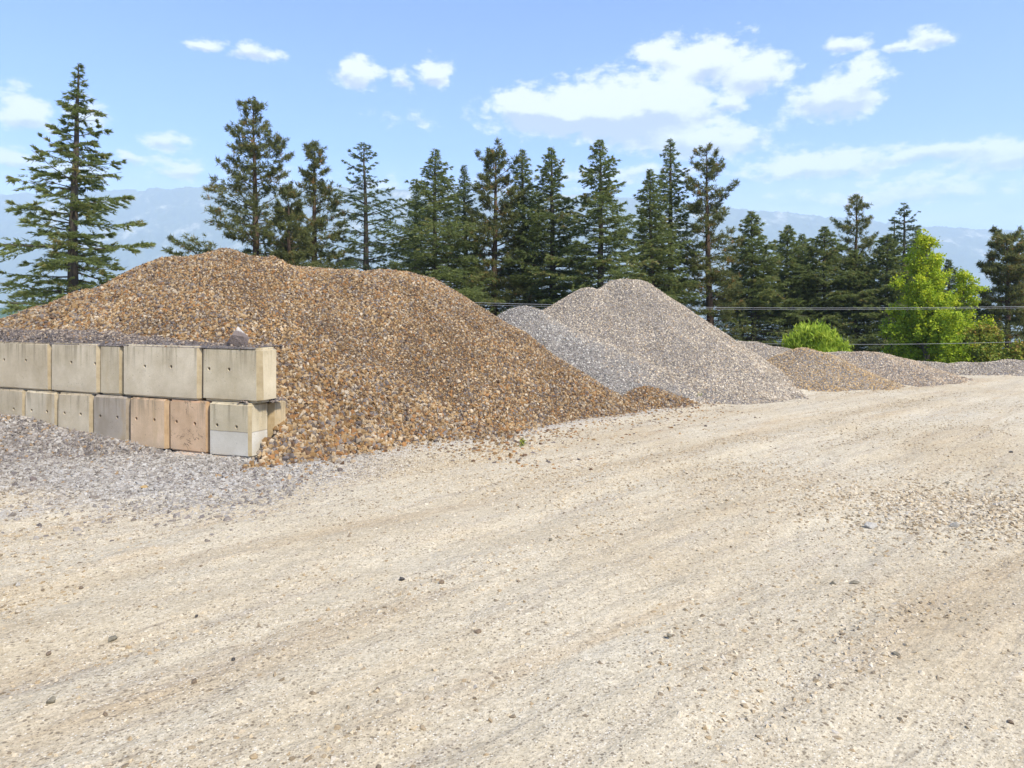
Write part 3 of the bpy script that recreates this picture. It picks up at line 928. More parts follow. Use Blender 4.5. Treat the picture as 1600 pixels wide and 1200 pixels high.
p3 = empty('gravel_pile', (6.75, 15.7, 0), 'small pointed light brown gravel heap right of the tall grey heap', 'gravel pile', 'heaps of gravel in the yard')
M_SMALL = stone_material('light_brown_stone', [(0, (.34, .24, .13)), (.2, (.43, .325, .19)), (.4, (.25, .18, .10)), (.55, (.50, .41, .28)), (.7, (.36, .28, .18)), (.85, (.42, .30, .15))], 1.12, patch_scale=1.1, patch_cols=((1.0, .88, .68), (1.0, 1.02, 1.08)))
inv(heap('gravel', small_h, (4.4, 9.2), (13.4, 18.2), 0.1, C_GREYTAN, M_SMALL, 1000, .012, .026, p3, 1.6, 4, margin=.25), p3)
p4 = empty('gravel_pile', (8.75, 16.9, 0), 'low reddish brown gravel mound behind the small pointed heap', 'gravel pile', 'heaps of gravel in the yard')
M_RED = stone_material('tan_stone', [(0, (.29, .215, .14)), (.25, (.37, .29, .19)), (.5, (.23, .18, .125)), (.7, (.44, .365, .27)), (.85, (.32, .27, .20))], 1.3)
inv(heap('gravel', brown_bank_h, (6.4, 11.6), (14.6, 19.4), 0.1, C_GREYTAN, M_RED, 1000, .012, .026, p4, 1.6, 5, margin=.25), p4)
p5 = empty('gravel_bank', (13, 18.6, 0), 'long low bank of mixed grey gravel edging the far side of the yard', 'gravel bank')
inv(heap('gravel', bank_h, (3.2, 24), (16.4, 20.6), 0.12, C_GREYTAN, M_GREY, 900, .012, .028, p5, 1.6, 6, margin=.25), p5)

# --- gravel apron before the wall and loose pebbles over the yard
ap = empty('gravel_apron', (-5.0, 7.2, 0), 'grey gravel banked against the foot of the block wall', 'gravel')
inv(heap('gravel', apron_h, (-9.6, -1.9), (4.6, 9.6), 0.05, C_APRON, M_APRON, 1300, .012, .036, ap, 1.7, 7, margin=.50, spill=1.0), ap)


def pebbles():
    rad = np.geomspace(1.7, 17, 150)
    ang = np.linspace(-R(40), R(40), 150)
    A, RR = np.meshgrid(ang, rad)
    X, Y = np.sin(A) * RR, np.cos(A) * RR
    Z = gz(X, Y) - .002
    nr, nc = X.shape
    i, j = np.meshgrid(np.arange(nr - 1), np.arange(nc - 1), indexing='ij')
    f = np.stack([i * nc + j, (i + 1) * nc + j, (i + 1) * nc + j + 1, i * nc + j + 1], -1).reshape(-1, 4)[:, ::-1]
    s, w = wall_sw(X, Y)
    al, ac = X * .755 + Y * .656, -X * .656 + Y * .755
    patch = sstep(-.1, .5, fbm(X, Y, 1.0, 4, 161)) * .6 + sstep(0, .5, fbm(al * .16, ac, .45, 4, 162)) * .9
    d = 0.05 + 0.62 * patch ** 1.5
    d = d + 1.0 * sstep(2.8, .8, -w) * sstep(-2.6, .3, s)
    d = d + 1.0 * np.exp(-((X - 3.7) / 1.3) ** 2 - ((Y - 5.4) / .8) ** 2) + 0.5 * np.exp(-((X - 2.2) / .9) ** 2 - ((Y - 6.6) / .7) ** 2)
    d = d * np.where((w > 0) & (s > -.2), 0, 1)
    d = d * (1 - .75 * sstep(7, 15, RR))
    o = mesh_obj('pebbles', mesh_np('pebbles', np.stack([X, Y, Z], -1).reshape(-1, 3), f, None, {'dens': ('POINT', d), 'size': ('POINT', 1 + .9 * sstep(2.8, .6, -w) * sstep(-2.0, .3, s) + .5 * np.exp(-((X - 3.7) / 1.3) ** 2 - ((Y - 5.4) / .8) ** 2))}))
    tag(o, 'small pale pebbles strewn over the packed yard', 'pebbles', kind='stuff')
    add_scatter(o, M_PALE, 3000, .004, .017, 2.0, 9, tilt=.6, keep=False)


pebbles()


def wall_top_soil():
    s = np.linspace(-.05, 5.4, 120); w = np.linspace(.03, .5, 14)
    SS, WW = np.meshgrid(s, w)
    X = WA[0] + SS * WE[0] + WW * WN[0]; Y = WA[1] + SS * WE[1] + WW * WN[1]
    lift = 0.12 * sstep(.3, 3.0, SS) * sstep(.02, .14, WW) + .012
    Z = 1.192 + lift * (0.75 + .9 * fbm(X, Y, .28, 3, 171)) * sstep(.03, .09, WW) - .012 * (WW < .06)
    nr, nc = X.shape
    i, j = np.meshgrid(np.arange(nr - 1), np.arange(nc - 1), indexing='ij')
    f = np.stack([i * nc + j, i * nc + j + 1, (i + 1) * nc + j + 1, (i + 1) * nc + j], -1).reshape(-1, 4)[:, ::-1]
    d = (0.25 + .75 * sstep(.4, 2.2, SS)) * sstep(.04, .1, WW)
    o = mesh_obj('soil', mesh_np('soil', np.stack([X, Y, Z], -1).reshape(-1, 3), f, C_DIRT, {'dens': ('POINT', d)}, True))
    tag(o, 'dark crumbly soil lying along the top of the block wall', 'soil', kind='stuff')
    add_scatter(o, M_DIRT, 2600, .008, .026, 1.8, 10)
    # crumbs on the ledge of the lower course
    s = np.linspace(-.05, .22, 14); w = np.linspace(-.01, .05, 6)
    for (sa, sb, wa, wb, zz) in ((.02, .16, .0, .045, .592), (-.12, -.02, .2, .42, .60)):
        SS, WW = np.meshgrid(np.linspace(sa, sb, 10), np.linspace(wa, wb, 6))
        X = WA[0] + SS * WE[0] + WW * WN[0]; Y = WA[1] + SS * WE[1] + WW * WN[1]
        Z = zz + .03 * np.sin(np.pi * (SS - sa) / (sb - sa))
        f2 = np.array([[a * 10 + q, a * 10 + q + 1, (a + 1) * 10 + q + 1, (a + 1) * 10 + q] for a in range(5) for q in range(9)])[:, ::-1]
        o = mesh_obj('soil', mesh_np('soil', np.stack([X, Y, Z], -1).reshape(-1, 3), f2, C_DIRT, {'dens': ('POINT', np.ones(60))}, True))
        tag(o, 'dark crumbs caught on the ledge of the lower course' if wa < .1 else 'dark crumbs on the end block below the upper course', 'soil', kind='stuff')
        add_scatter(o, M_DIRT, 6000, .005, .016, 1.6, 12)


wall_top_soil()


# --- single rocks
def rock_material(name, a, c2, top=None):
    m, k, b = material(name, 0.85)
    tcn = k.new('ShaderNodeTexCoord').outputs['Object']
    nz = k.noise(tcn, 1.6, 6, .65).outputs[0]
    c = k.ramp(nz, [(.3, a), (.7, c2)])
    if top:
        z = k.new('ShaderNodeSeparateXYZ', {0: tcn}).outputs[2]
        c = k.mix(k.mapr(k.math('ADD', z, k.math('MULTIPLY', nz, .6)), .85, 1.0), c, rgb(*top))
    k.set(b, 'Base Color', c)
    k.set(b, 'Normal', k.new('ShaderNodeBump', {'Height': k.noise(tcn, 7, 5, .7).outputs[0], 'Strength': .5, 'Distance': .08}))
    return m


R_PURP = rock_material('purple_grey_rock', (.12, .095, .085), (.24, .195, .17), (.50, .46, .40))
R_OLIVE = rock_material('olive_rock', (.16, .14, .10), (.30, .265, .19))
R_BROWN = rock_material('brown_rock', (.14, .10, .065), (.27, .20, .13))
R_DARK = rock_material('dark_rock', (.05, .045, .04), (.12, .11, .10))
R_PALE = rock_material('pale_rock', (.44, .40, .33), (.58, .54, .46))
R_OCHRE = rock_material('ochre_rock', (.36, .23, .09), (.46, .32, .15))


def pt(px, py):
    y = H_EYE * FPX / (py - HOR)
    for _ in range(4):
        y = (H_EYE - float(gz((px - 800) / FPX * y, y))) * FPX / (py - HOR)
    return (px - 800) / FPX * y, y


ROCKS = [  # x, y of the foot, width in px, height ratio, material, label
    (80, 1098, 17, .75, R_OLIVE, 'rounded olive grey rock in the near left corner of the yard'),
    (176, 1000, 16, .62, R_OLIVE, 'olive grey rock on bare silt, up and right of the corner rock'),
    (76, 1023, 11, .6, R_BROWN, 'small brown rock between two olive rocks at the near left'),
    (28, 915, 11, .7, R_PALE, 'pale pebble beside the yellowish wheel streak at the left edge'),
    (126, 919, 13, .35, R_BROWN, 'flat brown sliver of stone below the yellowish wheel streak'),
    (304, 1066, 14, .5, R_BROWN, 'brown stone with a flat sliver beside it, near lower left'),
    (307, 964, 9, .65, R_DARK, 'small dark rock alone on the pale silt left of centre'),
    (365, 1032, 8, .7, R_DARK, 'little dark rock right of the brown stone with the sliver'),
    (164, 1117, 10, .55, R_BROWN, 'small brown stone at the bottom edge, right of the corner rock'),
    (51, 752, 16, .55, R_PURP, 'purple grey slab of stone lying on the grey gravel before the wall'),
    (226, 763, 16, .35, R_OCHRE, 'flat ochre stone on the grey gravel before the wall'),
    (1362, 825, 24, .42, R_PALE, 'broad pale half-buried rock at the edge of the coarse patch'),
    (1492, 823, 16, .75, R_PALE, 'white lump of rock in the middle of the coarse gravel patch'),
    (1580, 706, 10, .35, R_DARK, 'small black stone lying alone far out on the right of the yard'),
    (628, 907, 11, .6, R_DARK, 'dark stone with a pale top near the middle of the yard'),
    (690, 911, 11, .5, R_BROWN, 'brown stone just right of the dark pale-topped stone'),
    (746, 988, 16, .35, R_BROWN, 'brown stone beside a wheel mark, below the middle of the yard'),
    (1302, 913, 12, .5, R_OLIVE, 'olive stone below the coarse gravel patch'),
    (1335, 912, 15, .45, R_OLIVE, 'wider olive stone with a flat top below the coarse gravel patch'),
    (1045, 998, 11, .55, R_OLIVE, 'olive stone near the centre of the foreground'),
    (590, 1078, 9, .6, R_BROWN, 'small brown stone low in the foreground'),
    (1400, 1024, 13, .5, R_OLIVE, 'olive stone in the right foreground'),
    (1580, 1130, 12, .5, R_BROWN, 'brown stone at the near right corner of the yard'),
    (860, 845, 10, .5, R_OLIVE, 'olive stone on a wheel streak in the middle of the yard'),
    (1480, 755, 10, .5, R_OLIVE, 'olive stone beside the tan patch on the right of the yard'),
]
for i, (px, py, wpx, hr, mt, lab) in enumerate(ROCKS):
    x, y = pt(px, py)
    r = wpx / FPX * y / 2
    me = stone_mesh(500 + i, 18, hr * 1.25, 'rock', mt, .035)
    o = mesh_obj('rock', me)
    o.scale = (r, r, r)
    zmin = min(v.co.z for v in me.vertices) * r
    base = float(gz(x, y)) if py > 780 or px > 500 else max(float(gz(x, y)), float(apron_h(np.array([x]), np.array([y]))[0]))
    o.location = (x, y, base - zmin * .55)
    o.rotation_euler = (0, 0, rs.uniform(0, 6))
    tag(o, lab, 'rock', 'loose rocks on the yard')
sb = s_at(372, .2)
o = mesh_obj('rock', stone_mesh(47, 13, 1.0, 'rock', R_PURP))
o.scale = (.17, .15, .15)
o.location = (WA[0] + sb * WE[0] + .2 * WN[0], WA[1] + sb * WE[1] + .2 * WN[1], 1.285)
o.rotation_euler = (.35, -.3, 2.2)
tag(o, 'angular purple-grey rock with a white face sitting on top of the wall', 'rock')


# ------------------------------------------------------------------ trees
def frame_of(d):
    d = d / np.linalg.norm(d, axis=-1, keepdims=True)
    up = np.where(np.abs(d[..., 2:3]) > .95, np.array((1.0, 0, 0)), np.array((0, 0, 1.0)))
    s = np.cross(d, up); s /= np.linalg.norm(s, axis=-1, keepdims=True)
    return d, s, np.cross(s, d)


class Geo:
    def __init__(self):
        self.v, self.f, self.n = [], [], 0

    def tubes(self, P, Rr, sides):
        """P (m, k, 3) centre lines, Rr (m, k) radii -> quads"""
        m, k_, _ = P.shape
        T = np.gradient(P, axis=1)
        d, s, u = frame_of(T)
        a = np.linspace(0, 2 * np.pi, sides, endpoint=False)
        V = P[:, :, None, :] + Rr[:, :, None, None] * (np.cos(a)[None, None, :, None] * s[:, :, None, :] + np.sin(a)[None, None, :, None] * u[:, :, None, :])
        q, r_, c_ = np.meshgrid(np.arange(m), np.arange(k_ - 1), np.arange(sides), indexing='ij')
        c2 = (c_ + 1) % sides
        b0 = self.n + q * k_ * sides
        F = np.stack([b0 + r_ * sides + c_, b0 + r_ * sides + c2, b0 + (r_ + 1) * sides + c2, b0 + (r_ + 1) * sides + c_], -1).reshape(-1, 4)
        self.v.append(V.reshape(-1, 3)); self.f.append(F); self.n += m * k_ * sides

    def mesh(self, name, mat):
        return mesh_np(name, np.concatenate(self.v), np.concatenate(self.f), mat, None, True)


def leaf_mesh(name, P, D, L, Wd, rng, mat, tint, quad=False):
    """one small blade per row: root P, direction D, length L, width Wd"""
    m = len(P)
    d, s, u = frame_of(D)
    roll = rng.uniform(0, 2 * np.pi, (m, 1))
    side = s * np.cos(roll) + u * np.sin(roll)
    L = np.asarray(L).reshape(-1, 1); Wd = np.asarray(Wd).reshape(-1, 1)
    if quad:
        V = np.stack([P, P + d * L * .5 + side * Wd * .5, P + d * L, P + d * L * .5 - side * Wd * .5], 1).reshape(-1, 3)
        F = np.arange(m * 4).reshape(m, 4)
    else:
        V = np.stack([P - side * Wd * .5, P + side * Wd * .5, P + d * L], 1).reshape(-1, 3)
        F = np.arange(m * 3).reshape(m, 3)
    return mesh_np(name, V, F, mat, {'tint': ('FACE', np.clip(tint, 0, 1))})


def trunk_line(H, rng, lean=(0, 0), wob=.06, k_=14):
    t = np.linspace(0, 1, k_)
    x = lean[0] * t + wob * np.cumsum(rng.normal(0, 1, k_)) * .3
    y = lean[1] * t + wob * np.cumsum(rng.normal(0, 1, k_)) * .3
    return np.stack([x - x[0], y - y[0], H * t], -1)


def conifer(px, ytop, dist, hw, label, kind='fir', seed=0, leaves=26000, cb=.04, dens=1.0, mat=None, bmat=None, shape=.85, group='conifers beyond the gravel heaps', gap=0.0, tip=0.0, nbr=None, topfull=0.0, vis=450):
    leaves = int(leaves * 1.38)
    rng = np.random.default_rng(1000 + seed)
    x0 = (px - 800) / FPX * dist
    base = float(gz(x0, dist)) - .05
    H = H_EYE + (HOR - ytop) / FPX * dist - base
    hv = np.clip((H_EYE + (HOR - vis) / FPX * dist - base) / H, cb, .85)      # hw is the half width where the crown meets the heaps
    Rm = hw / FPX * dist / ((1 - hv) / (1 - cb)) ** shape
    root = empty('pine_tree' if kind == 'pine' else ('spruce_tree' if kind == 'spruce' else 'fir_tree'), (x0, dist, base), label, 'tree', group)
    tl = trunk_line(H, rng, lean=(rng.normal(0, .16), rng.normal(0, .16)))
    wood = Geo()
    tt = np.linspace(0, 1, len(tl))
    r0 = .016 * H + .03
    wood.tubes(tl[None], (r0 * (1 - tt) ** .8 + .012)[None], 8)
    nb = nbr or int({'fir': 26, 'spruce': 13, 'pine': 13.0}[kind] * H * dens)
    q = (np.arange(nb) + rng.uniform(-.4, .4, nb)) / nb
    h = cb + (1 - cb) * np.clip(q, 0.0, .995) ** (.92 if kind != 'pine' else 1.0)
    if kind != 'fir':                              # whorls
        per = {'spruce': 6, 'pine': 3}[kind]
        nw = max(4, nb // per)
        h = cb + (1 - cb) * (np.round((h - cb) / (1 - cb) * nw) / nw) + rng.normal(0, .008 if kind == 'spruce' else .018, nb)
        h = np.clip(h, cb, .99)
    rel = np.clip((1 - h) / (1 - cb), 0, 1)
    prof = rel ** shape
    if kind == 'pine':
        prof = np.maximum(prof, topfull * np.minimum(1, rel * 9))
    prof = np.minimum(prof, 1.12 * ((1 - hv) / (1 - cb)) ** shape)
    prof = prof * rel / (rel + (.05 if kind != 'pine' else .012))           # slender tip
    prof = prof * (0.86 + .14 * np.sin(h * 31 + seed)) * np.where(h < .18, .75 + h / .18 * .25, 1.0)
    Lb = Rm * 1.06 * prof * rng.uniform(.45, 1.25, nb) * (1.5 if kind == 'fir' else 1.15) + .06
    if gap > 0:
        lost = rng.uniform(size=nb) < gap
        Lb = np.where(lost, Lb * .35, Lb)
    azi = np.arange(nb) * 2.399 + rng.uniform(-.5, .5, nb)
    if kind == 'fir':
        e0 = np.interp(rel, [0, .15, .5, 1], [R(48), R(24), R(4), R(-12)]); cur = .10
    elif kind == 'spruce':
        e0 = np.interp(rel, [0, .15, .5, 1], [R(42), R(22), R(6), R(-14)]); cur = .12
    else:
        e0 = np.interp(rel, [0, .15, .5, 1], [R(62), R(40), R(18), R(-6)]); cur = .2
    e0 = e0 + rng.normal(0, R(7), nb) + tip
    ts = np.linspace(0, 1, 6)
    B = np.stack([np.interp(h, tt, tl[:, 0]), np.interp(h, tt, tl[:, 1]), h * H], -1)
    Dh = np.stack([np.cos(azi), np.sin(azi), 0 * azi], -1)

    def at(bi, s_):
        out = s_ * Lb[bi]
        zz = out * np.tan(np.clip(e0[bi], -.9, 1.1)) * .8 + cur * Lb[bi] * (s_ ** 2 - .8 * s_)
        return B[bi] + Dh[bi] * out[:, None] + np.stack([0 * zz, 0 * zz, zz], -1)
    P = np.stack([at(np.arange(nb), np.full(nb, s_)) for s_ in ts], 1)
    rb = (.006 + .011 * Lb)[:, None] * (1.05 - ts)[None]
    wood.tubes(P, np.maximum(rb, .005), 4)
    btint = rng.uniform(-.2, .2, nb)
    if kind == 'pine':
        nt = max(300, leaves // 13)
        wgt = (Lb ** 1.1 + .12) * np.where(h < hv - .06, .35, 1.0); bi = rng.choice(nb, nt, p=wgt / wgt.sum())
        s_ = 1 - np.abs(rng.normal(0, .30, nt)); s_ = np.clip(s_, .12, 1.02)
        c = at(bi, s_)
        side = np.stack([-Dh[bi][:, 1], Dh[bi][:, 0], 0 * s_], -1)
        lat = rng.normal(0, 1, nt) * .27 * Lb[bi] * (1.15 - s_ * .7)
        c = c + side * lat[:, None] + np.stack([0 * s_, 0 * s_, np.abs(lat) * .12 + rng.uniform(-.05, .12, nt)], -1)
        per = 13
        Pn = np.repeat(c, per, 0)
        ax = np.repeat(Dh[bi] * .7 + side * (np.sign(lat) * .45)[:, None] + np.array((0, 0, .55)), per, 0)
        dv = rng.normal(size=(nt * per, 3)); dv /= np.linalg.norm(dv, axis=1)[:, None]
        D = ax * .75 + dv
        Pn = Pn + rng.normal(0, .035, Pn.shape)
        ln = rng.uniform(.11, .22, len(Pn)); wd = rng.uniform(.026, .046, len(Pn))
        tint = np.repeat(rng.uniform(.1, .8, nt) + btint[bi], per) + rng.uniform(-.15, .15, len(Pn))
        tint = tint + np.repeat((rng.uniform(size=nt) < .04) * .5, per)
    else:
        leaves = int(leaves * (2.55 if kind == 'fir' else 1.8))
        wgt = (Lb ** 1.25 + .05) * np.where(h < hv - .06, .28, 1.0); bi = rng.choice(nb, leaves, p=wgt / wgt.sum())
        s_ = rng.uniform(.08, 1.0, leaves) ** .75
        sg = np.where(rng.uniform(size=leaves) < .5, -1, 1)
        ntw = np.clip((Lb[bi] * (8 if kind == 'fir' else 6.5)).astype(int), 4, 30)
        tw = np.minimum((s_ * ntw).astype(int), 31)
        tid = (bi * 32 + tw) * 2 + (sg > 0)
        tab = rng.uniform(0, 1, (nb * 64, 5))
        keep = tab[tid, 0] > (.12 if kind == 'fir' else .26) + (gap * .6)
        bi, s_, sg, ntw, tw, tid = (q_[keep] for q_ in (bi, s_, sg, ntw, tw, tid))
        m = len(bi)
        fr = rng.uniform(0, 1, m) ** .85
        s_q = np.clip((tw + tab[tid, 1]) / ntw, .05, 1.0)
        side = np.stack([-Dh[bi][:, 1], Dh[bi][:, 0], 0 * s_q], -1)
        wmax = (.48 * Lb[bi] * np.clip(1.04 - s_q, 0.02, 1) ** .7 + .05) * (.25 + .95 * tab[tid, 2])
        ta = .45 + .5 * tab[tid, 3]                                      # how far the twig leans forward
        tz = (tab[tid, 4] - .62) * (.9 if kind == 'fir' else .75)        # lift or droop of this twig
        tdir = Dh[bi] * ta[:, None] + side * sg[:, None] + np.stack([0 * tz, 0 * tz, tz], -1)
        Pn = at(bi, s_q) + tdir * (fr * wmax)[:, None] + rng.normal(0, .018, (m, 3))
        Pn[:, 2] -= .10 * (fr * wmax) ** 1.5
        D = tdir * .8 + Dh[bi] * .3 + rng.normal(0, .42, (m, 3))
        ln = rng.uniform(.06, .17, m); wd = rng.uniform(.020, .042, m)
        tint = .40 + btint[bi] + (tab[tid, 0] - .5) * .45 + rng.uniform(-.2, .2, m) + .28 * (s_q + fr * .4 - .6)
    zmax = Pn[:, 2].max() + .05
    Pn[:, 2] *= (H - .05) / zmax
    for arr in wood.v:
        arr[:, 2] *= (H - .05) / zmax
    mesh_obj('trunk', wood.mesh('trunk', bmat or (B_PINE if kind == 'pine' else B_FIR)), root)
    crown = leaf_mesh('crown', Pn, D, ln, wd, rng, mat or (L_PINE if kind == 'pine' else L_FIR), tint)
    mesh_obj('crown', crown, root)
    return root


T = conifer
T(113, 96, 21, 126, 'tall open spruce with long level tiers, standing alone left of the brown heap', 'spruce', 1, 42000, cb=.03, dens=1.3, shape=1.0, gap=.14)
T(402, 157, 31, 92, 'tallest ponderosa pine, behind the top of the brown heap', 'pine', 2, 38000, cb=.08, shape=.62, topfull=.28, dens=1.05)
T(455, 290, 29, 40, 'short bushy olive pine tucked at the foot of the tallest pine', 'pine', 3, 16000, cb=.05, shape=.6, topfull=.4)
T(490, 216, 32, 58, 'thin pine with rusty patches between the tallest pine and the ragged-topped spruce', 'pine', 4, 24000, cb=.1, shape=.62, topfull=.25)
T(575, 221, 33, 64, 'open ragged-topped spruce with upswept bare tips behind the brown heap', 'spruce', 5, 26000, cb=.05, dens=1.0, shape=.42, tip=.14, gap=.12, mat=L_FIRB)
T(645, 288, 40, 40, 'small bluish fir half hidden left of the dense conical fir', 'fir', 6, 14000, mat=L_FIRB)
T(684, 232, 33, 72, 'dense conical fir right of the ragged-topped spruce', 'fir', 7, 40000, shape=.72)
T(731, 256, 36, 42, 'narrow fir in the shadow left of the round-topped pine', 'fir', 8, 18000, mat=L_FIRB)
T(768, 217, 34, 56, 'round-topped pine above the gap between brown and grey heaps', 'pine', 9, 36000, cb=.05, shape=.38, topfull=.55)
T(826, 230, 35, 48, 'fir just right of the round-topped pine, left of a close pair', 'fir', 10, 28000, shape=.75)
T(862, 226, 33, 56, 'fir with its right side stepped, right of a close pair', 'fir', 11, 34000, shape=.72)
T(942, 214, 31, 62, 'wide tiered fir directly behind the tall grey heap', 'fir', 12, 32000, dens=.8, shape=.62, gap=.1)
T(1013, 262, 33, 46, 'lower yellowish green fir between two taller firs', 'fir', 13, 28000, shape=.8)
T(1048, 214, 35, 46, 'slim tall fir with an airy top right of the grey heap', 'fir', 14, 24000, dens=.8, shape=.62, gap=.1)
T(1111, 220, 34, 48, 'slender pine with a sparse see-through top standing apart', 'pine', 15, 24000, cb=.06, shape=.42, topfull=.45, dens=1.0)
T(1180, 326, 36, 50, 'broad fir leading the dense dark row at the right', 'fir', 16, 36000, shape=.68, vis=480)
T(1160, 420, 39, 40, 'low fir filling the gap left of the dense dark row', 'fir', 32, 14000, shape=.6, vis=480)
T(1222, 350, 37, 42, 'second fir of the dense dark row, behind the bright bush', 'fir', 17, 28000, shape=.68, vis=480)
T(1252, 362, 39, 34, 'narrow fir with a pale tip, third in the dense dark row', 'fir', 18, 22000, shape=.68, vis=480)
T(1292, 350, 36, 50, 'wide fir right of the bright bush in the dark row', 'fir', 19, 34000, shape=.62, vis=480)
T(1332, 301, 43, 44, 'pine with a ragged crown rising above the dark row', 'pine', 20, 26000, shape=.5, topfull=.4, vis=480)
T(1337, 386, 35, 36, 'short lighter fir in front of the ragged-crowned pine', 'fir', 21, 24000, shape=.68, vis=480)
T(1384, 364, 35, 46, 'olive brown fir left of the poplar', 'fir', 22, 30000, shape=.6, vis=480)
T(1394, 336, 44, 32, 'distant dark fir peeping over the olive brown fir', 'spruce', 23, 14000, mat=L_FIRB, vis=480)
T(1414, 314, 42, 46, 'dark layered spruce just left of the poplar top', 'spruce', 24, 26000, shape=.6, mat=L_FIRB, vis=480)
T(1442, 352, 40, 36, 'dark fir mostly hidden behind the poplar', 'fir', 25, 16000, vis=480)
T(1487, 402, 40, 34, 'dark fir showing between the two poplar tops', 'fir', 26, 18000, mat=L_FIRB, vis=480)
T(1518, 468, 34, 30, 'low dark fir at the right edge of the poplar', 'fir', 27, 16000, shape=.5, vis=480)
T(1572, 352, 33, 36, 'dense dark pine near the right edge of the yard', 'pine', 28, 26000, shape=.25, topfull=.75, cb=.18, vis=480)
T(1606, 352, 36, 40, 'pine cut by the right edge of the view', 'pine', 29, 20000, shape=.35, topfull=.6, cb=.1, vis=480)


def broadleaf(name, px, ytop, dist, hw, label, seed, leaves, lmat, tops, ybase, lsize=(.06, .11), group=None, narrow=1.0, bmat=None, upright=.7, cat='tree'):
    """trunk, rising limbs, twigs, and leaves clumped round the twigs; tops = [(dx px, height share, width share)]"""
    rng = np.random.default_rng(3000 + seed)
    x0 = (px - 800) / FPX * dist
    base = float(gz(x0, dist)) - .03
    H = H_EYE + (HOR - ytop) / FPX * dist - base
    Rm = hw / FPX * dist
    root = empty(name, (x0, dist, base), label, cat, group)
    wood = Geo()
    PT, TT = [], []
    for (dx, hs, wsr) in tops:
        Ht = H * hs
        tl = trunk_line(Ht, rng, lean=(dx / FPX * dist, rng.uniform(-.1, .1)), wob=.05)
        tt = np.linspace(0, 1, len(tl))
        wood.tubes(tl[None], ((.012 * Ht + .012) * (1 - tt) ** .8 + .006)[None], 7)
        nb = int(34 * max(1, Ht / 3.5))
        h = .05 + .93 * ((np.arange(nb) + .5) / nb)
        rel = 1 - h
        Lb = Rm * wsr * np.interp(h, [0, .12, .3, .55, .8, 1], [.8, 1.0, .80, .48, .22, .03]) * rng.uniform(.5, 1.25, nb)
        a = np.arange(nb) * 2.4 + rng.uniform(-.6, .6, nb)
        e = np.interp(h, [0, .3, 1], [.25, .6, 1.15]) * upright / .7 + rng.normal(0, .15, nb)
        d = np.stack([np.cos(a) * np.cos(e), np.sin(a) * np.cos(e), np.sin(e)], -1)
        Ln = Lb / np.maximum(.35, np.cos(e))
        B = np.stack([np.interp(h, tt, tl[:, 0]), np.interp(h, tt, tl[:, 1]), h * Ht], -1)
        ts = np.linspace(0, 1, 5)
        P = B[:, None] + d[:, None] * (Ln[:, None] * ts)[..., None] + np.stack([0 * ts, 0 * ts, .08 * ts ** 2], -1)[None] * Ln[:, None, None]
        wood.tubes(P, np.maximum(.004, (.005 + .011 * Ln)[:, None] * (1.05 - ts)), 4)
        m = int(leaves / 18 * wsr * hs * (1.0 if cat == 'bush' else .8))
        w = Ln ** 1.6 + .05
        bi = rng.choice(nb, m, p=w / w.sum())
        s_ = rng.uniform(.2, 1.02, m) ** .7
        c = B[bi] + d[bi] * (Ln[bi] * s_)[:, None] + rng.normal(0, 1, (m, 3)) * (.07 * Ln[bi] + .04)[:, None]
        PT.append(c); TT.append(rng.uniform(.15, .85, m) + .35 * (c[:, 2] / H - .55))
    zk = H * .97 / max(c_[:, 2].max() for c_ in PT)
    for arr in wood.v + PT:
        arr[:, 2] *= zk
    mesh_obj('trunk', wood.mesh('trunk', bmat or B_POP), root)
    C = np.concatenate(PT); tn = np.concatenate(TT)
    per = 18
    P = np.repeat(C, per, 0) + rng.normal(0, .085 if cat == 'bush' else .062, (len(C) * per, 3))
    P[:, 2] = np.maximum(P[:, 2], .05)
    D = rng.normal(0, .6, P.shape) + np.array((0, 0, 1.1 if upright > .9 else -.2))
    ln = rng.uniform(*lsize, len(P))
    tint = np.repeat(tn, per) + rng.uniform(-.25, .25, len(P))
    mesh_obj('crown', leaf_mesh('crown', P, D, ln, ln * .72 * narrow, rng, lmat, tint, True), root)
    return root


broadleaf('poplar_tree', 1446, 354, 26, 70, 'bright yellow-green poplar, the taller with a slanting pointed top', 1, 30000, L_POP, [(8, 1.0, .92), (-10, .62, .8), (16, .7, .8)], 565)
broadleaf('poplar_tree', 1503, 418, 27, 50, 'bright green poplar, the shorter top right beside the taller one', 2, 15000, L_POP, [(2, 1.0, .9), (-4, .6, .8)], 565)
broadleaf('willow_bush', 1262, 508, 22, 36, 'bright green willow bush behind the grey gravel bank', 3, 11000, L_WIL, [(0, 1.0, 1.0), (-22, .85, .7), (18, .92, .8), (-8, .95, .7), (30, .7, .6)], 550, (.10, .24), narrow=.28, upright=1.15, cat='bush')
broadleaf('willow_bush', 1306, 533, 21.8, 18, 'low bright green sprig at the right foot of the willow bush', 4, 3500, L_WIL, [(0, 1.0, 1.0), (10, .8, .8)], 555, (.08, .14), narrow=.4, upright=1.1, cat='bush')
broadleaf('shrub', 1535, 508, 25, 36, 'yellowing mixed shrub at the right foot of the poplars', 5, 10000, L_SHR, [(0, 1.0, 1.0), (-22, .8, .8), (20, .9, .8)], 565, cat='bush')
broadleaf('shrub', 1592, 532, 24, 34, 'low orange-tinged shrub at the right edge beyond the bank', 6, 7000, L_SHR, [(0, 1.0, 1.0), (16, .9, .8)], 565, cat='bush')


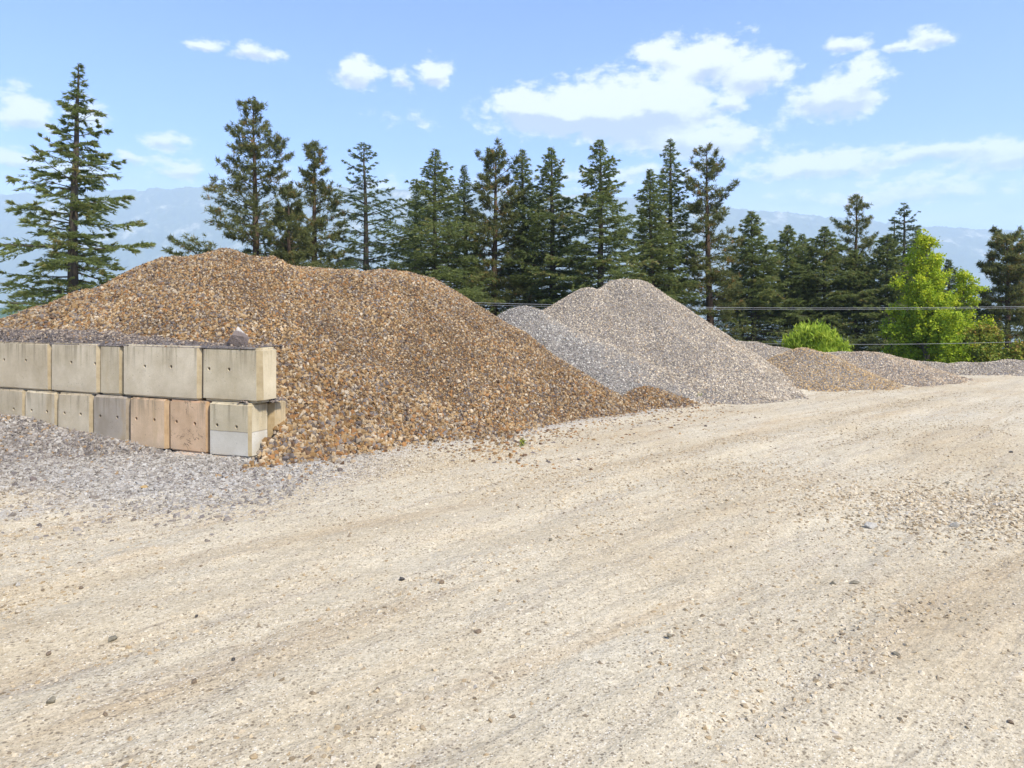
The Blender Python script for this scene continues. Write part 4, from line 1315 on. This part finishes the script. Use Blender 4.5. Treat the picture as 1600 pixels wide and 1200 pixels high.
# weeds
def weed(px, py, hpx, label, seed):
    rng = np.random.default_rng(seed)
    x, y = pt(px, py)
    h = hpx / FPX * y
    root = empty('weed', (x, y, float(gz(x, y))), label, 'weed', 'small weeds in the yard')
    g_ = Geo(); ns = 7
    a = rng.uniform(0, 6.28, ns); r_ = rng.uniform(.2, .7, ns) * h
    ts = np.linspace(0, 1, 4)
    P = np.stack([np.cos(a)[:, None] * r_[:, None] * ts, np.sin(a)[:, None] * r_[:, None] * ts, (h * rng.uniform(.6, 1, ns))[:, None] * ts], -1)
    g_.tubes(P, np.full((ns, 4), .002), 3)
    mesh_obj('stem', g_.mesh('stem', L_WILW), root)
    m = 70
    bi = rng.integers(0, ns, m); k4 = rng.integers(1, 4, m)
    Pn = P[bi, k4] + rng.normal(0, .01, (m, 3))
    mesh_obj('foliage', leaf_mesh('foliage', Pn, rng.normal(0, 1, (m, 3)) + np.array((0, 0, .5)), rng.uniform(.02, .05, m), rng.uniform(.008, .015, m), rng, L_SHR, rng.uniform(.3, .8, m), True), root)


L_WILW = bark('green_stem', (.10, .13, .04), (.2, .22, .08))
weed(1085, 629, 16, 'small green weed at the toe of the grey heap', 1)
weed(816, 697, 10, 'tiny weed on the silt in front of the brown heap', 2)
weed(1046, 632, 9, 'yellowish weed in the brown tail of the heap', 3)


# overhead cables
def cable(label, pts, rad):
    m, k, b = material('cable_sheath', .6)
    tcn = k.new('ShaderNodeTexCoord').outputs['Object']
    k.set(b, 'Base Color', k.mix(k.noise(tcn, 3, 3).outputs[0], rgb(.28, .28, .28), rgb(.42, .42, .42)))
    P = np.array(pts)
    x = np.linspace(P[0, 0], P[-1, 0], 160)
    co = np.polyfit(P[:, 0], P[:, 2], 2)
    yy = np.interp(x, P[:, 0], P[:, 1])
    L = np.stack([x, yy, np.polyval(co, x)], -1)
    g_ = Geo(); g_.tubes(L[None], np.full((1, 160), rad), 6)
    o = mesh_obj('overhead_cable', g_.mesh('overhead_cable', m))
    tag(o, label, 'cable', 'cables strung between heaps and trees')


def ray(px, py, d):
    return ((px - 800) / FPX * d, d, H_EYE + (HOR - py) / FPX * d)


cable('upper pale cable strung across in front of the trees', [ray(-60, 433, 23), ray(140, 443, 23), ray(760, 471, 23), ray(1060, 481, 23), ray(1300, 484, 23), ray(1660, 476, 23)], .006)
cable('second pale cable just under the upper one at the far left', [ray(-60, 440, 23.4), ray(140, 447, 23.4), ray(760, 474.5, 23.4), ray(1060, 484, 23.4), ray(1300, 486.5, 23.4), ray(1660, 478, 23.4)], .004)
cable('lower pale cable near the foot of the dark trees', [ray(1100, 535, 24), ray(1320, 538, 24), ray(1600, 534, 24), ray(1700, 530, 24)], .0055)
